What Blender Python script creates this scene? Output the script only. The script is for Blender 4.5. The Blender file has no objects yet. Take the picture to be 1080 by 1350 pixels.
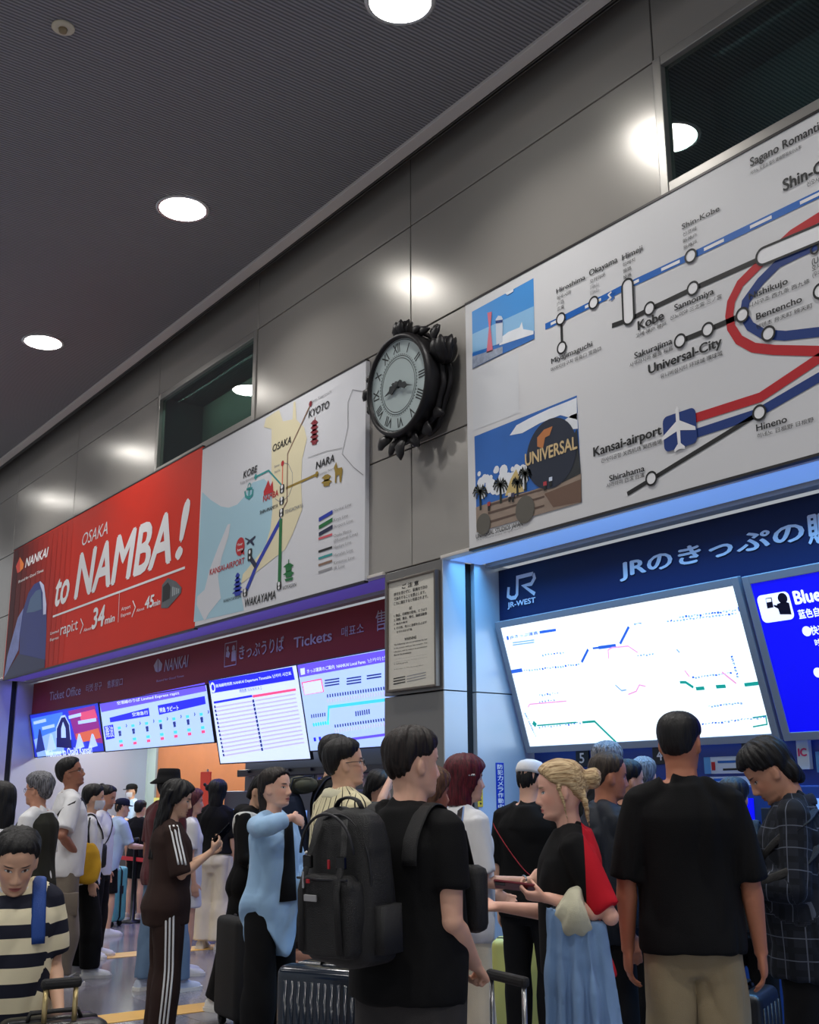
import bpy, bmesh, math, random
import numpy as np
from mathutils import Vector, Matrix
random.seed(7)
S = bpy.context.scene
COL = S.collection
# ------------------------------------------------------------------ camera
F_PX, PITCH, ROLL, YAW, EYE = 1464.35, .249363, -.003715, -.935571, 1.45
_cp, _sp, _cy, _sy = math.cos(PITCH), math.sin(PITCH), math.cos(YAW), math.sin(YAW)
FW = np.array([_sy*_cp, _cy*_cp, _sp]); _r = np.array([_cy, -_sy, 0.]); _u = np.cross(_r, FW)
RT = _r*math.cos(ROLL) + _u*math.sin(ROLL); UP = -_r*math.sin(ROLL) + _u*math.cos(ROLL)
C0 = np.array([0, 0, EYE])
cam = bpy.data.cameras.new('camera'); camo = bpy.data.objects.new('camera', cam); COL.objects.link(camo)
cam.sensor_fit = 'VERTICAL'; cam.sensor_height = 24; cam.lens = 24*F_PX/1350
cam.clip_start = .05; cam.clip_end = 200
M = Matrix.Identity(4)
for i in range(3):
    M[i][0], M[i][1], M[i][2], M[i][3] = RT[i], UP[i], -FW[i], C0[i]
camo.matrix_world = M
S.camera = camo
# ------------------------------------------------------------------ world, exposure
W = bpy.data.worlds.new('world'); S.world = W; W.use_nodes = True
W.node_tree.nodes['Background'].inputs[0].default_value = (.86, .92, 1, 1)
W.node_tree.nodes['Background'].inputs[1].default_value = .42      # even ambient fill standing for the open concourse behind
S.view_settings.view_transform = 'Standard'; S.view_settings.look = 'None'
S.view_settings.gamma = 1; S.view_settings.use_curve_mapping = False
S.view_settings.exposure = 0.0
LAMP_EMIT, LAMP_WATT, LAMP_SPREAD = 26.0, 40.0, 125
JR_WATT, NK_WATT = 190.0, 58.0
CEIL_Z = 7.05; D = 5.5
LAMP_X = (2.2, -1.9, -5.6, -9.25, -13.35, -17.1, -20.9); LAMP_Y = (4.06, .2, -3.7)

# ------------------------------------------------------------------ pixel helpers (measure the photograph)
def ray(x, y): return FW + RT*((x-540)/F_PX) - UP*((y-675)/F_PX)
def onplane(x, y, ax, val):
    d = ray(x, y); t = (val-C0[ax])/d[ax]; return C0 + d*t
def at(px, t, z=1.2):
    "floor position of a thing seen in pixel column px at forward depth t"
    a = (px-540)/F_PX
    b = ((z-EYE)/t - FW[2] - RT[2]*a)/UP[2]
    p = C0 + t*(FW + RT*a + UP*b); return float(p[0]), float(p[1])
def zat(px, py, t): return float((C0 + ray(px, py)*t)[2])

# ------------------------------------------------------------------ materials
MATS = {}
def nt(name):
    m = bpy.data.materials.new(name); m.use_nodes = True
    n = m.node_tree.nodes; return m, n, m.node_tree.links, n['Principled BSDF']
def srgb(c):
    return tuple((x/255/12.92 if x/255 <= .04045 else ((x/255+.055)/1.055)**2.4) for x in c)
def mat(name, c=(128,128,128), rough=.5, metal=0., emit=0., spec=.5, coat=0., bump=0., bscale=200, var=0., vscale=8, alpha=1.):
    if name in MATS: return MATS[name]
    m, n, l, b = nt(name); col = srgb(c)
    b.inputs['Base Color'].default_value = (*col, 1); b.inputs['Roughness'].default_value = rough
    b.inputs['Metallic'].default_value = metal; b.inputs['Specular IOR Level'].default_value = spec
    b.inputs['Coat Weight'].default_value = coat; b.inputs['Coat Roughness'].default_value = .08
    if emit: b.inputs['Emission Color'].default_value = (*col, 1); b.inputs['Emission Strength'].default_value = emit
    if alpha < 1: b.inputs['Alpha'].default_value = alpha
    if bump or var:
        tc = n.new('ShaderNodeTexCoord'); no = n.new('ShaderNodeTexNoise'); l.new(tc.outputs['Object'], no.inputs['Vector'])
        no.inputs['Scale'].default_value = bscale; no.inputs['Detail'].default_value = 4
        if bump:
            bp = n.new('ShaderNodeBump'); bp.inputs['Strength'].default_value = bump; bp.inputs['Distance'].default_value = .01
            l.new(no.outputs[0], bp.inputs['Height']); l.new(bp.outputs[0], b.inputs['Normal'])
        if var:
            n2 = n.new('ShaderNodeTexNoise'); l.new(tc.outputs['Object'], n2.inputs['Vector']); n2.inputs['Scale'].default_value = vscale; n2.inputs['Detail'].default_value = 5
            mx = n.new('ShaderNodeMix'); mx.data_type = 'RGBA'; l.new(n2.outputs[0], mx.inputs[0])
            mx.inputs[6].default_value = (*[x*(1-var) for x in col], 1); mx.inputs[7].default_value = (*[min(1, x*(1+var)) for x in col], 1)
            l.new(mx.outputs[2], b.inputs['Base Color'])
    MATS[name] = m; return m

# ------------------------------------------------------------------ mesh builder
def nrm(v): v = np.asarray(v, float); return v/max(1e-9, np.linalg.norm(v))
class MB:
    def __init__(s): s.v = []; s.f = []; s.n = 0
    def add(s, v, f):
        v = np.asarray(v, float).reshape(-1, 3); s.v.append(v)
        s.f += [tuple(i+s.n for i in q) for q in f]; s.n += len(v)
    def box(s, a, b, R=None, o=(0,0,0)):
        x0,y0,z0 = a; x1,y1,z1 = b
        v = np.array([(x0,y0,z0),(x1,y0,z0),(x1,y1,z0),(x0,y1,z0),(x0,y0,z1),(x1,y0,z1),(x1,y1,z1),(x0,y1,z1)], float)
        if R is not None: v = v@np.asarray(R).T + np.asarray(o)
        s.add(v, [(0,3,2,1),(4,5,6,7),(0,1,5,4),(1,2,6,5),(2,3,7,6),(3,0,4,7)]); return s
    def bbox(s, a, b, r=.01, R=None, o=(0,0,0), seg=2):
        "rounded box"
        bm = bmesh.new(); bmesh.ops.create_cube(bm, size=1)
        a = np.array(a, float); b = np.array(b, float)
        for v in bm.verts: v.co = Vector((a+b)/2 + np.array(v.co)*(b-a))
        bmesh.ops.bevel(bm, geom=list(bm.edges), offset=min(r, min(abs(b-a))*.49), segments=seg, affect='EDGES', profile=.5)
        s.bm(bm, R, o); return s
    def bm(s, bm, R=None, o=(0,0,0)):
        bm.verts.index_update(); v = np.array([x.co[:] for x in bm.verts])
        if R is not None: v = v@np.asarray(R).T + np.asarray(o)
        s.add(v, [[x.index for x in f.verts] for f in bm.faces]); bm.free()
    def prism(s, pts, d, origin=(0,0,0), U=(1,0,0), V=(0,0,1), N=(0,-1,0)):
        "polygon pts (u,v) extruded d along N"
        pts = list(pts)
        if sum(pts[i][0]*pts[(i+1)%len(pts)][1]-pts[(i+1)%len(pts)][0]*pts[i][1] for i in range(len(pts))) < 0: pts.reverse()
        O, U, V, N = map(lambda q: np.asarray(q, float), (origin, U, V, N)); k = len(pts)
        A = [O+U*p[0]+V*p[1] for p in pts]; B = [a+N*d for a in A]
        s.add(A+B, [tuple(range(k))[::-1], tuple(range(k, 2*k))] + [(i, (i+1)%k, k+(i+1)%k, k+i) for i in range(k)]); return s
    def loft(s, rings, cap=True):
        k = len(rings[0]); m = len(rings); f = []
        for i in range(m-1):
            for j in range(k): f.append((i*k+j, i*k+(j+1)%k, (i+1)*k+(j+1)%k, (i+1)*k+j))
        if cap: f += [tuple(range(k))[::-1], tuple(range((m-1)*k, m*k))]
        s.add(np.concatenate(rings), f); return s
    def tube(s, path, r, k=10, cap=True, flat=1., side=None):
        "tube of radius r (number or list) along path; flat squeezes it across side"
        P = [np.asarray(p, float) for p in path]; m = len(P)
        if not hasattr(r, '__len__'): r = [r]*m
        T = [nrm(P[min(i+1, m-1)]-P[max(i-1, 0)]) for i in range(m)]
        a = np.asarray(side, float) if side is not None else (np.array([0,0,1.]) if abs(T[0][2]) < .9 else np.array([1.,0,0]))
        rings = []
        for i in range(m):
            a = nrm(a - T[i]*(a@T[i])); b = np.cross(T[i], a)
            rr = r[i] if hasattr(r[i], '__len__') else (r[i], r[i]*flat)
            rings.append(np.array([P[i] + a*math.cos(q)*rr[0] + b*math.sin(q)*rr[1] for q in np.linspace(0, 2*math.pi, k, endpoint=False)]))
        return s.loft(rings, cap)
    def ell(s, c, r, R=None, k=16, m=10):
        c = np.asarray(c, float); v = []; f = []
        for i in range(m+1):
            th = math.pi*i/m
            for j in range(k):
                ph = 2*math.pi*j/k; p = np.array([math.sin(th)*math.cos(ph)*r[0], math.sin(th)*math.sin(ph)*r[1], -math.cos(th)*r[2]])
                v.append((np.asarray(R)@p if R is not None else p)+c)
        for i in range(m):
            for j in range(k): f.append((i*k+j, i*k+(j+1)%k, (i+1)*k+(j+1)%k, (i+1)*k+j))
        s.add(v, f); return s
    def lathe(s, prof, o=(0,0,0), ax=(0,0,1), k=32, cap=True):
        ax = nrm(ax); a = nrm(np.cross(ax, (1,0,0) if abs(ax[0]) < .9 else (0,1,0))); b = np.cross(ax, a); o = np.asarray(o, float)
        rings = [np.array([o + ax*h + (a*math.cos(q)+b*math.sin(q))*r for q in np.linspace(0, 2*math.pi, k, endpoint=False)]) for r, h in prof]
        return s.loft(rings, cap)
    def mesh(s, name='mesh', origin=None):
        me = bpy.data.meshes.new(name); v = np.concatenate(s.v) if s.v else np.zeros((0,3))
        if origin is not None: v = v - np.asarray(origin, float)
        me.from_pydata(v.tolist(), [], s.f); me.update(); return me
def link(name, me, m=None, parent=None, smooth=False):
    o = bpy.data.objects.new(name, me); COL.objects.link(o)
    if m is not None and not me.materials: me.materials.append(m)
    if smooth: me.polygons.foreach_set('use_smooth', [True]*len(me.polygons))
    if parent is not None: o.parent = parent
    return o
def loc_of(parent): return None if parent is None else np.array(parent.location[:])
def part(name, mb, m, parent, smooth=False, world=True):
    "one part of a thing; coordinates are world ones when world"
    return link(name, mb.mesh(name, loc_of(parent) if world else None), m, parent, smooth)
def sub(name, mb, m, parent, root=None, smooth=False, world=True):
    o = link(name, mb.mesh(name, loc_of(root) if (world and root is not None) else None), m, parent, smooth); return o
def struct(name, mb, m, smooth=False):
    o = link(name, mb.mesh(name), m, None, smooth); o['kind'] = 'structure'; return o
def thing(name, label, cat, loc=(0,0,0), rz=0., group=None):
    o = bpy.data.objects.new(name, None); COL.objects.link(o); o.empty_display_size = .1
    o.location = loc; o.rotation_euler = (0,0,rz); o['label'] = label; o['category'] = cat
    if group: o['group'] = group
    return o
def tag(o, label, cat, group=None):
    o['label'] = label; o['category'] = cat
    if group: o['group'] = group
    return o
def sharp(o, ang=35):
    me = o.data; bm = bmesh.new(); bm.from_mesh(me)
    for e in bm.edges:
        if len(e.link_faces) == 2 and e.calc_face_angle(0) > math.radians(ang): e.smooth = False
    for f in bm.faces: f.smooth = True
    bm.to_mesh(me); bm.free(); return o

# ------------------------------------------------------------------ lettering
_txt = {}
def glyphs(s, bold=0., sp=1.):
    key = (s, bold, sp)
    if key not in _txt:
        c = bpy.data.curves.new('t', 'FONT'); c.body = s; c.size = 1; c.offset = bold; c.space_character = sp; c.resolution_u = 3
        o = bpy.data.objects.new('t', c); COL.objects.link(o)
        dg = bpy.context.evaluated_depsgraph_get(); dg.update()
        me = bpy.data.meshes.new_from_object(o.evaluated_get(dg)); COL.objects.unlink(o); bpy.data.objects.remove(o)
        v = np.array([q.co[:] for q in me.vertices]).reshape(-1, 3); f = [tuple(p.vertices) for p in me.polygons]
        bpy.data.meshes.remove(me); _txt[key] = (v, f)
    return _txt[key]
class Panel:
    "a flat face in space: graphics are laid on it in u (along U), v (along V)"
    def __init__(s, O, U, V, N, root):
        s.O, s.U, s.V, s.N = [np.asarray(q, float) for q in (O, U, V, N)]; s.root = root; s.parts = {}
    def px(s, x, y):
        d = ray(x, y); t = ((s.O-C0)@s.N)/(d@s.N); p = C0+d*t-s.O; return float(p@s.U), float(p@s.V)
    uid = 0; dcap = 0; caps = {}
    def mb(s, name, m, lay):
        k = (name, m.name, lay, s.uid if name == 'station_marker' else 0)
        if k not in s.parts: s.parts[k] = (MB(), m)
        return s.parts[k][0]
    def put(s, pts, faces, name, m, lay):
        P = np.array([s.O + s.U*p[0] + s.V*p[1] + s.N*(.0015*lay) for p in pts]); s.mb(name, m, lay).add(P, faces)
    def poly(s, pts, name, m, lay=1, pix=True):
        if pix: pts = [s.px(*p) for p in pts]
        pts = list(pts)
        if sum(pts[i][0]*pts[(i+1)%len(pts)][1]-pts[(i+1)%len(pts)][0]*pts[i][1] for i in range(len(pts))) < 0: pts.reverse()
        s.put(pts, [tuple(range(len(pts)))], name, m, lay)
    def rect(s, a, b, name, m, lay=1, r=0., pix=True):
        "a bottom left, b top right"
        if pix: a, b = s.px(*a), s.px(*b)
        if r:
            pts = []
            for cx, cy, q0 in ((b[0]-r, b[1]-r, 0), (a[0]+r, b[1]-r, 90), (a[0]+r, a[1]+r, 180), (b[0]-r, a[1]+r, 270)):
                for q in (0, 22.5, 45, 67.5, 90): pts.append((cx+r*math.cos(math.radians(q0+q)), cy+r*math.sin(math.radians(q0+q))))
        else: pts = [a, (b[0], a[1]), b, (a[0], b[1])]
        s.poly(pts, name, m, lay, False)
    def disc(s, c, r, name, m, lay=1, pix=True, k=28):
        if pix: c = s.px(*c)
        s.poly([(c[0]+r*math.cos(q), c[1]+r*math.sin(q)) for q in np.linspace(0, 2*math.pi, k, endpoint=False)], name, m, lay, False)
    def line(s, pts, w, name, m, lay=1, pix=True, dash=None, closed=False):
        if pix: pts = [s.px(*p) for p in pts]
        P = [np.array(p) for p in pts]
        if dash:
            on, off, ph = dash; segs = []; acc = -ph
            L = [np.linalg.norm(P[i+1]-P[i]) for i in range(len(P)-1)]; tot = sum(L)
            def pos(q):
                for i, l in enumerate(L):
                    if q <= l or i == len(L)-1: return P[i]+(P[i+1]-P[i])*(q/l)
                    q -= l
            q = ph
            while q < tot: s.line([pos(q), pos(min(q+on, tot))], w, name, m, lay, False); q += on+off
            return
        k = len(P); A = []; B = []
        for i in range(k):
            a = P[i-1] if (i > 0 or closed) else P[i]; b = P[(i+1)%k] if (i < k-1 or closed) else P[i]
            d1 = P[i]-a; d2 = b-P[i]; d1 = d1/(np.linalg.norm(d1) or 1); d2 = d2/(np.linalg.norm(d2) or 1)
            t = d1+d2; t = t/(np.linalg.norm(t) or 1); n = np.array([-t[1], t[0]])
            c = max(.5, abs(n@np.array([-d2[1], d2[0]])) if np.linalg.norm(d2) else 1)
            if not np.linalg.norm(d2): c = 1
            A.append(P[i]+n*w/2/c); B.append(P[i]-n*w/2/c)
        f = [(i, k+i, k+(i+1)%k, (i+1)%k) for i in range(k if closed else k-1)]
        s.put(A+B, f, name, m, lay)
    def ring(s, c, r, w, name, m, lay=1, pix=True, k=28):
        if pix: c = s.px(*c)
        s.line([(c[0]+r*math.cos(q), c[1]+r*math.sin(q)) for q in np.linspace(0, 2*math.pi, k, endpoint=False)], w, name, m, lay, False, None, True)
    def text(s, t, a, b=None, m=None, name='lettering', lay=4, bold=0., shear=0., tl=None, fit='cap', pix=True, xs=.85):
        """a bottom left, b top right of the written box; or tl = top-left point and natural width.
        fit 'cap': height is the cap height above the baseline, 'box': the ink box fills the height"""
        fat = bold*.9; v, f = glyphs(t, 0)
        if not len(v): return
        v = v.copy(); v[:,0] += shear*v[:,1]
        pa = tuple(a) if pix else None
        if pix:
            a = s.px(*a); b = s.px(*b) if b else None; tl = s.px(*tl) if tl else None
        h = (b[1] if b else tl[1]) - a[1]
        ch = s.caps.get(t, s.dcap if b and fit == 'box' else 0)
        if ch and pa: h = s.px(pa[0], pa[1]-ch)[1] - a[1]
        if fit == 'cap': y0, hh = 0., .727
        else: y0, hh = v[:,1].min(), np.ptp(v[:,1])
        sy = h/hh; sx = (b[0]-a[0])/np.ptp(v[:,0]) if b else sy*xs
        pts = np.stack([a[0]+(v[:,0]-v[:,0].min())*sx, a[1]+(v[:,1]-y0)*sy], 1)
        for k, (ku, kv) in enumerate(((0,0),) if not fat else ((0,0),(1,0),(-1,0),(0,.8),(0,-.8))): s.put(pts+np.array([ku*fat*sx, kv*fat*sy]), f, name, m, lay+.06*k)
    def done(s, smooth=False):
        n0 = loc_of(s.root)
        for (name, *_), (mb, m) in s.parts.items(): link(name, mb.mesh(name, n0), m, s.root)
        s.parts = {}
# ------------------------------------------------------------------ setting materials
def panel_mat():
    m, n, l, b = nt('wall_panel'); tc = n.new('ShaderNodeTexCoord'); no = n.new('ShaderNodeTexNoise')
    l.new(tc.outputs['Object'], no.inputs['Vector']); no.inputs['Scale'].default_value = .9; no.inputs['Detail'].default_value = 3
    r = n.new('ShaderNodeMapRange'); l.new(no.outputs[0], r.inputs[0]); r.inputs[3].default_value = .20; r.inputs[4].default_value = .29
    l.new(r.outputs[0], b.inputs['Roughness']); b.inputs['Base Color'].default_value = (*srgb((168,164,158)), 1)
    b.inputs['Metallic'].default_value = .35; b.inputs['Specular IOR Level'].default_value = .6
    n2 = n.new('ShaderNodeTexNoise'); l.new(tc.outputs['Object'], n2.inputs['Vector']); n2.inputs['Scale'].default_value = 260
    bp = n.new('ShaderNodeBump'); bp.inputs['Strength'].default_value = .03; bp.inputs['Distance'].default_value = .002
    l.new(n2.outputs[0], bp.inputs['Height']); l.new(bp.outputs[0], b.inputs['Normal']); return m
def ceil_mat():
    m, n, l, b = nt('ceiling_ribbed'); tc = n.new('ShaderNodeTexCoord'); w = n.new('ShaderNodeTexWave')
    l.new(tc.outputs['Object'], w.inputs['Vector']); w.bands_direction = 'X'; w.inputs['Scale'].default_value = 9.0
    cr = n.new('ShaderNodeMix'); cr.data_type = 'RGBA'; l.new(w.outputs[0], cr.inputs[0])
    cr.inputs[6].default_value = (*srgb((92,92,95)), 1); cr.inputs[7].default_value = (*srgb((158,157,160)), 1)
    l.new(cr.outputs[2], b.inputs['Base Color']); b.inputs['Roughness'].default_value = .55
    bp = n.new('ShaderNodeBump'); bp.inputs['Strength'].default_value = .5; bp.inputs['Distance'].default_value = .02
    l.new(w.outputs[0], bp.inputs['Height']); l.new(bp.outputs[0], b.inputs['Normal']); return m
def floor_mat():
    m, n, l, b = nt('floor_tiles'); tc = n.new('ShaderNodeTexCoord')
    br = n.new('ShaderNodeTexBrick'); l.new(tc.outputs['Object'], br.inputs['Vector']); br.offset = 0
    br.inputs['Scale'].default_value = 1; br.inputs['Brick Width'].default_value = .6; br.inputs['Row Height'].default_value = .6
    br.inputs['Mortar Size'].default_value = .004; br.inputs['Mortar'].default_value = (*srgb((70,66,72)), 1)
    br.inputs['Color1'].default_value = (*srgb((146,142,147)), 1); br.inputs['Color2'].default_value = (*srgb((122,118,124)), 1)
    no = n.new('ShaderNodeTexNoise'); l.new(tc.outputs['Object'], no.inputs['Vector']); no.inputs['Scale'].default_value = 40; no.inputs['Detail'].default_value = 6
    mx = n.new('ShaderNodeMix'); mx.data_type = 'RGBA'; mx.blend_type = 'MULTIPLY'; mx.inputs[0].default_value = .35
    l.new(br.outputs[0], mx.inputs[6]); l.new(no.outputs[0], mx.inputs[7]); l.new(mx.outputs[2], b.inputs['Base Color'])
    b.inputs['Roughness'].default_value = .16; return m
def glass_mat():
    m, n, l, b = nt('window_glass'); out = n['Material Output']; gl = n.new('ShaderNodeBsdfGlossy'); tr = n.new('ShaderNodeBsdfTransparent')
    gl.inputs['Roughness'].default_value = .01; tr.inputs[0].default_value = (.55,.72,.70,1); lw = n.new('ShaderNodeLayerWeight'); lw.inputs[0].default_value = .3; fr = n.new('ShaderNodeMapRange'); l.new(lw.outputs['Facing'], fr.inputs[0]); fr.inputs[1].default_value = 0; fr.inputs[2].default_value = 1; fr.inputs[3].default_value = .06; fr.inputs[4].default_value = .5
    mx = n.new('ShaderNodeMixShader'); l.new(fr.outputs[0], mx.inputs[0]); l.new(tr.outputs[0], mx.inputs[1]); l.new(gl.outputs[0], mx.inputs[2])
    l.new(mx.outputs[0], out.inputs[0]); return m
PAN = panel_mat(); GLS = glass_mat()
FRM = mat('window_metal', (160,157,152), .35, .5)
DARK = mat('dark_gap', (16,16,18), .8)
INT = mat('interior_dark', (46,52,50), .8)
# ------------------------------------------------------------------ floor, ceiling
struct('floor', MB().box((-27,-12,-.1),(8,10,0)), floor_mat())
struct('ceiling', MB().box((-27,-12,CEIL_Z),(8,5.15,CEIL_Z+.12)), ceil_mat())
TRIM = mat('ceiling_trim_metal', (214,208,202), .5, .1)
struct('trim_1', MB().bbox((-27,5.15,CEIL_Z-.03),(8,5.275,CEIL_Z+.12), .006), TRIM)
struct('ceiling_light_block', MB().box((-27,5.0,7.56),(8,5.8,7.62)).box((-27,5.0,CEIL_Z+.12),(8,5.06,7.56)), DARK)  # unseen slab added over the gap to keep light off the wall top
struct('trim_2', MB().box((-27,5.31,CEIL_Z-.0),(8,5.325,CEIL_Z+.1)).box((-27,5.36,CEIL_Z+.02),(8,5.372,CEIL_Z+.12)), mat('cove_rail', (92,90,88), .4, .4))
# ------------------------------------------------------------------ front wall: metal panels with open joints
XJ = [-27.4,-24.55,-21.65,-18.8,-15.93,-12.98,-10.31,-7.43,-4.51,-1.6,1.3,4.2,7.1]; ZJ = [3.33,4.382,5.44,6.515,7.55]
pm = MB()
for i in range(len(XJ)-1):
    for j in range(4):
        if j == 2 and i in (5, 8): continue
        bm = bmesh.new(); bmesh.ops.create_cube(bm, size=1)
        x0, x1, z0, z1 = XJ[i]+.006, XJ[i+1]-.006, ZJ[j]+.006, ZJ[j+1]-.006
        for v in bm.verts: v.co = Vector(((x0+x1)/2+v.co.x*(x1-x0), 5.52+v.co.y*.04, (z0+z1)/2+v.co.z*(z1-z0)))
        bmesh.ops.bevel(bm, geom=list(bm.edges), offset=.004, segments=1, affect='EDGES'); pm.bm(bm)
struct('wall_front', pm, PAN)
struct('wall_front_backing', MB().box((-27.4,5.535,3.33),(-12.98,5.56,7.9)).box((-10.31,5.535,3.33),(-4.51,5.56,7.9)).box((-1.6,5.535,3.33),(8,5.56,7.9))
       .box((-12.98,5.535,6.515),(-10.31,5.56,7.9)).box((-4.51,5.535,6.515),(-1.6,5.56,7.9)).box((-12.98,5.535,3.33),(-10.31,5.56,5.44)).box((-4.51,5.535,3.33),(-1.6,5.56,5.44)), DARK)
def window(i, x0, x1, blind):
    z0, z1 = 5.44, 6.515; f = .075
    fr = MB()
    for a, b in (((x0,z0),(x0+f,z1)), ((x1-f,z0),(x1,z1)), ((x0+f,z0),(x1-f,z0+f)), ((x0+f,z1-f),(x1-f,z1))):
        fr.bbox((a[0],5.485,a[1]),(b[0],5.57,b[1]), .006)
    w = struct('window_%d' % i, fr, FRM)
    sub('pane', MB().box((x0+f,5.53,z0+f),(x1-f,5.535,z1-f)), GLS, w)
    iv = MB(); dp = 6.15
    for a, b in (((x0,5.56,z0),(x0+.02,dp,z1)), ((x1-.02,5.56,z0),(x1,dp,z1)), ((x0,5.56,z0),(x1,dp,z0+.02)), ((x0,5.56,z1-.02),(x1,dp,z1))): iv.box(a, b)
    sub('reveal', iv, INT, w)
    L = bpy.data.lights.new('window_fill', 'AREA'); L.shape = 'RECTANGLE'; L.size, L.size_y = 2.2, .3; L.energy = 9.0 if i == 1 else 3.5; L.color = (.9,1,.9) if i == 1 else (.75,.95,1)  # unseen fill light added inside the window box to brighten the blind
    lo = bpy.data.objects.new('window_fill', L); COL.objects.link(lo); lo.location = ((x0+x1)/2, 5.75, z1-.05); lo.rotation_euler = (math.radians(35),0,0); lo.parent = w
    sub('blind', MB().box((x0,dp-.02,z0),(x1,dp,z1)), blind, w)
window(1, -12.98, -10.31, mat('blind_green', (118,124,112), .8))
window(2, -4.51, -1.6, mat('blind_dark', (52,58,58), .8))
# ------------------------------------------------------------------ recesses under the signs
BLUEW = mat('reveal_panel', (196,206,216), .3, .25)
GREYP = mat('pillar_panel', (122,120,118), .3, .35, bump=.02, bscale=300)
PX0, PX1 = -7.83, -7.008
pl = MB()
for z0, z1 in ((0,2.252),(2.262,3.325)): pl.bbox((PX0,5.5,z0),(PX1-.012,5.7,z1), .004)
struct('wall_pillar', pl, GREYP)
sd = MB()
for z0, z1 in ((0,2.252),(2.262,3.325)):
    sd.box((PX1-.012,5.502,z0),(PX1,5.735,z1)); sd.box((PX0+.01,5.835,z0),(PX1,6.62,z1))
struct('wall_pillar_side', sd, BLUEW)
struct('wall_pillar_core', MB().box((PX0+.02,5.7,0),(PX1-.05,6.6,3.325)), DARK)
struct('wall_left', MB().box((-27.4,5.5,0),(-19.0,5.735,3.325)).box((-27.4,5.83,0),(-19.0,9.5,3.325)), mat('left_reveal', (176,178,196), .3, .3))
struct('wall_left_core', MB().box((-27.4,5.735,0),(-19.05,5.83,3.325)), DARK)
# soffits with an added glow strip
SOF = mat('soffit_metal', (190,190,192), .4, .3)
struct('ceiling_soffit', MB().box((-19.0,5.56,3.33),(PX0,5.93,3.36)).box((-19.0,5.96,3.3),(PX0,6.06,3.36)).box((PX1,5.56,3.33),(8,5.93,3.36)).box((PX1,5.96,3.3),(8,6.06,3.36)), SOF)
struct('trim_3', MB().bbox((-19.3,5.475,3.315),(PX0,5.56,3.345), .005).bbox((PX1,5.475,3.315),(8,5.56,3.345), .005), TRIM)
struct('ceiling_office', MB().box((-18.99,6.32,2.70),(PX0,9.5,2.75)).box((PX1,6.9,2.7),(8,9.5,2.75)), mat('office_ceiling', (225,225,222), .7))
# back walls of the ticket office
BW = MB()
for k in range(8): BW.box((-19+k*1.2-.0, 8.2, 0), (-19+k*1.2+1.19, 8.24, 2.7))
struct('wall_back', MB().box((-19,8.25,0),(-18.2,8.3,2.7)).box((-19,8.2,0),(-18.95,8.25,2.7)).bbox((-18.94,8.2,0),(-18.35,8.26,2.69), .004), mat('white_partition', (204,218,204), .5))
struct('wall_back_wood', MB().bbox((-18.30,8.1,0),(-12,8.26,2.69), .004), None or mat('orange_wood', (170,100,52), .45, var=.18, vscale=3))
struct('trim_4', MB().box((-18.36,8.09,0),(-18.29,8.27,2.69)), FRM)
struct('wall_machines_left', MB().box((-12.0,6.42,0),(PX0,6.6,2.05)).box((-12.0,6.45,2.05),(PX0,6.5,2.75)), mat('machine_front_grey', (96,98,104), .4, .3))
struct('wall_machines_right', MB().box((PX1,6.45,0),(8,6.6,3.3)), mat('machine_front_blue', (24,58,140), .35))
# ------------------------------------------------------------------ downlights, detector
LW = mat('lamp_diffuser', (255,252,246), .4, emit=LAMP_EMIT); LR = mat('lamp_ring', (205,205,205), .25, .6)
for j, y in enumerate(LAMP_Y):
    for i, x in enumerate(LAMP_X):
        lab = 'recessed round ceiling downlight in the row beyond the frame'
        if j == 0: lab = {-5.6: 'round white downlight at the top edge of the grey ceiling', -9.25: 'round white downlight in the middle of the grey ceiling', -13.35: 'round white downlight farthest away, low on the left of the ceiling'}.get(x, 'recessed round ceiling downlight beyond the frame near the wall')
        t = thing('ceiling_light', lab, 'ceiling light', (x,y,CEIL_Z), 0, 'ceiling downlights')
        part('trim_ring', MB().lathe([(.225,-.001),(.262,-.001),(.262,-.012),(.24,-.018),(.225,-.012)], (x,y,CEIL_Z), k=40, cap=False), LR, t, True)
        part('diffuser', MB().lathe([(.001,-.003),(.226,-.003),(.226,-.009),(.001,-.009)], (x,y,CEIL_Z), k=40), LW, t)
        L = bpy.data.lights.new('downlight', 'AREA'); L.shape = 'DISK'; L.size = .42; L.energy = LAMP_WATT; L.spread = math.radians(LAMP_SPREAD); L.color = (1,.97,.93)
        lo = bpy.data.objects.new('downlight', L); COL.objects.link(lo); lo.parent = t; lo.location = (0,0,-.02)
t = thing('smoke_detector', 'small cream disc detector on the ceiling at upper left', 'smoke detector', (-7.32,2.18,CEIL_Z))
part('base', MB().lathe([(.02,0),(.085,0),(.085,-.012),(.06,-.02),(.02,-.02)], (-7.32,2.18,CEIL_Z)), mat('cream_plastic', (216,206,180), .5), t, True)
part('sensor', MB().lathe([(.01,-.018),(.034,-.018),(.028,-.045),(.01,-.05)], (-7.32,2.18,CEIL_Z)), mat('tan_plastic', (150,130,95), .5), t, True)
def area(name, loc, size, watt, color, rot=(0,0,0), spread=180):
    L = bpy.data.lights.new(name, 'AREA'); L.shape = 'RECTANGLE'; L.size, L.size_y = size; L.energy = watt; L.color = color; L.spread = math.radians(spread)
    o = bpy.data.objects.new(name, L); COL.objects.link(o); o.location = loc; o.rotation_euler = rot; return o
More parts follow.
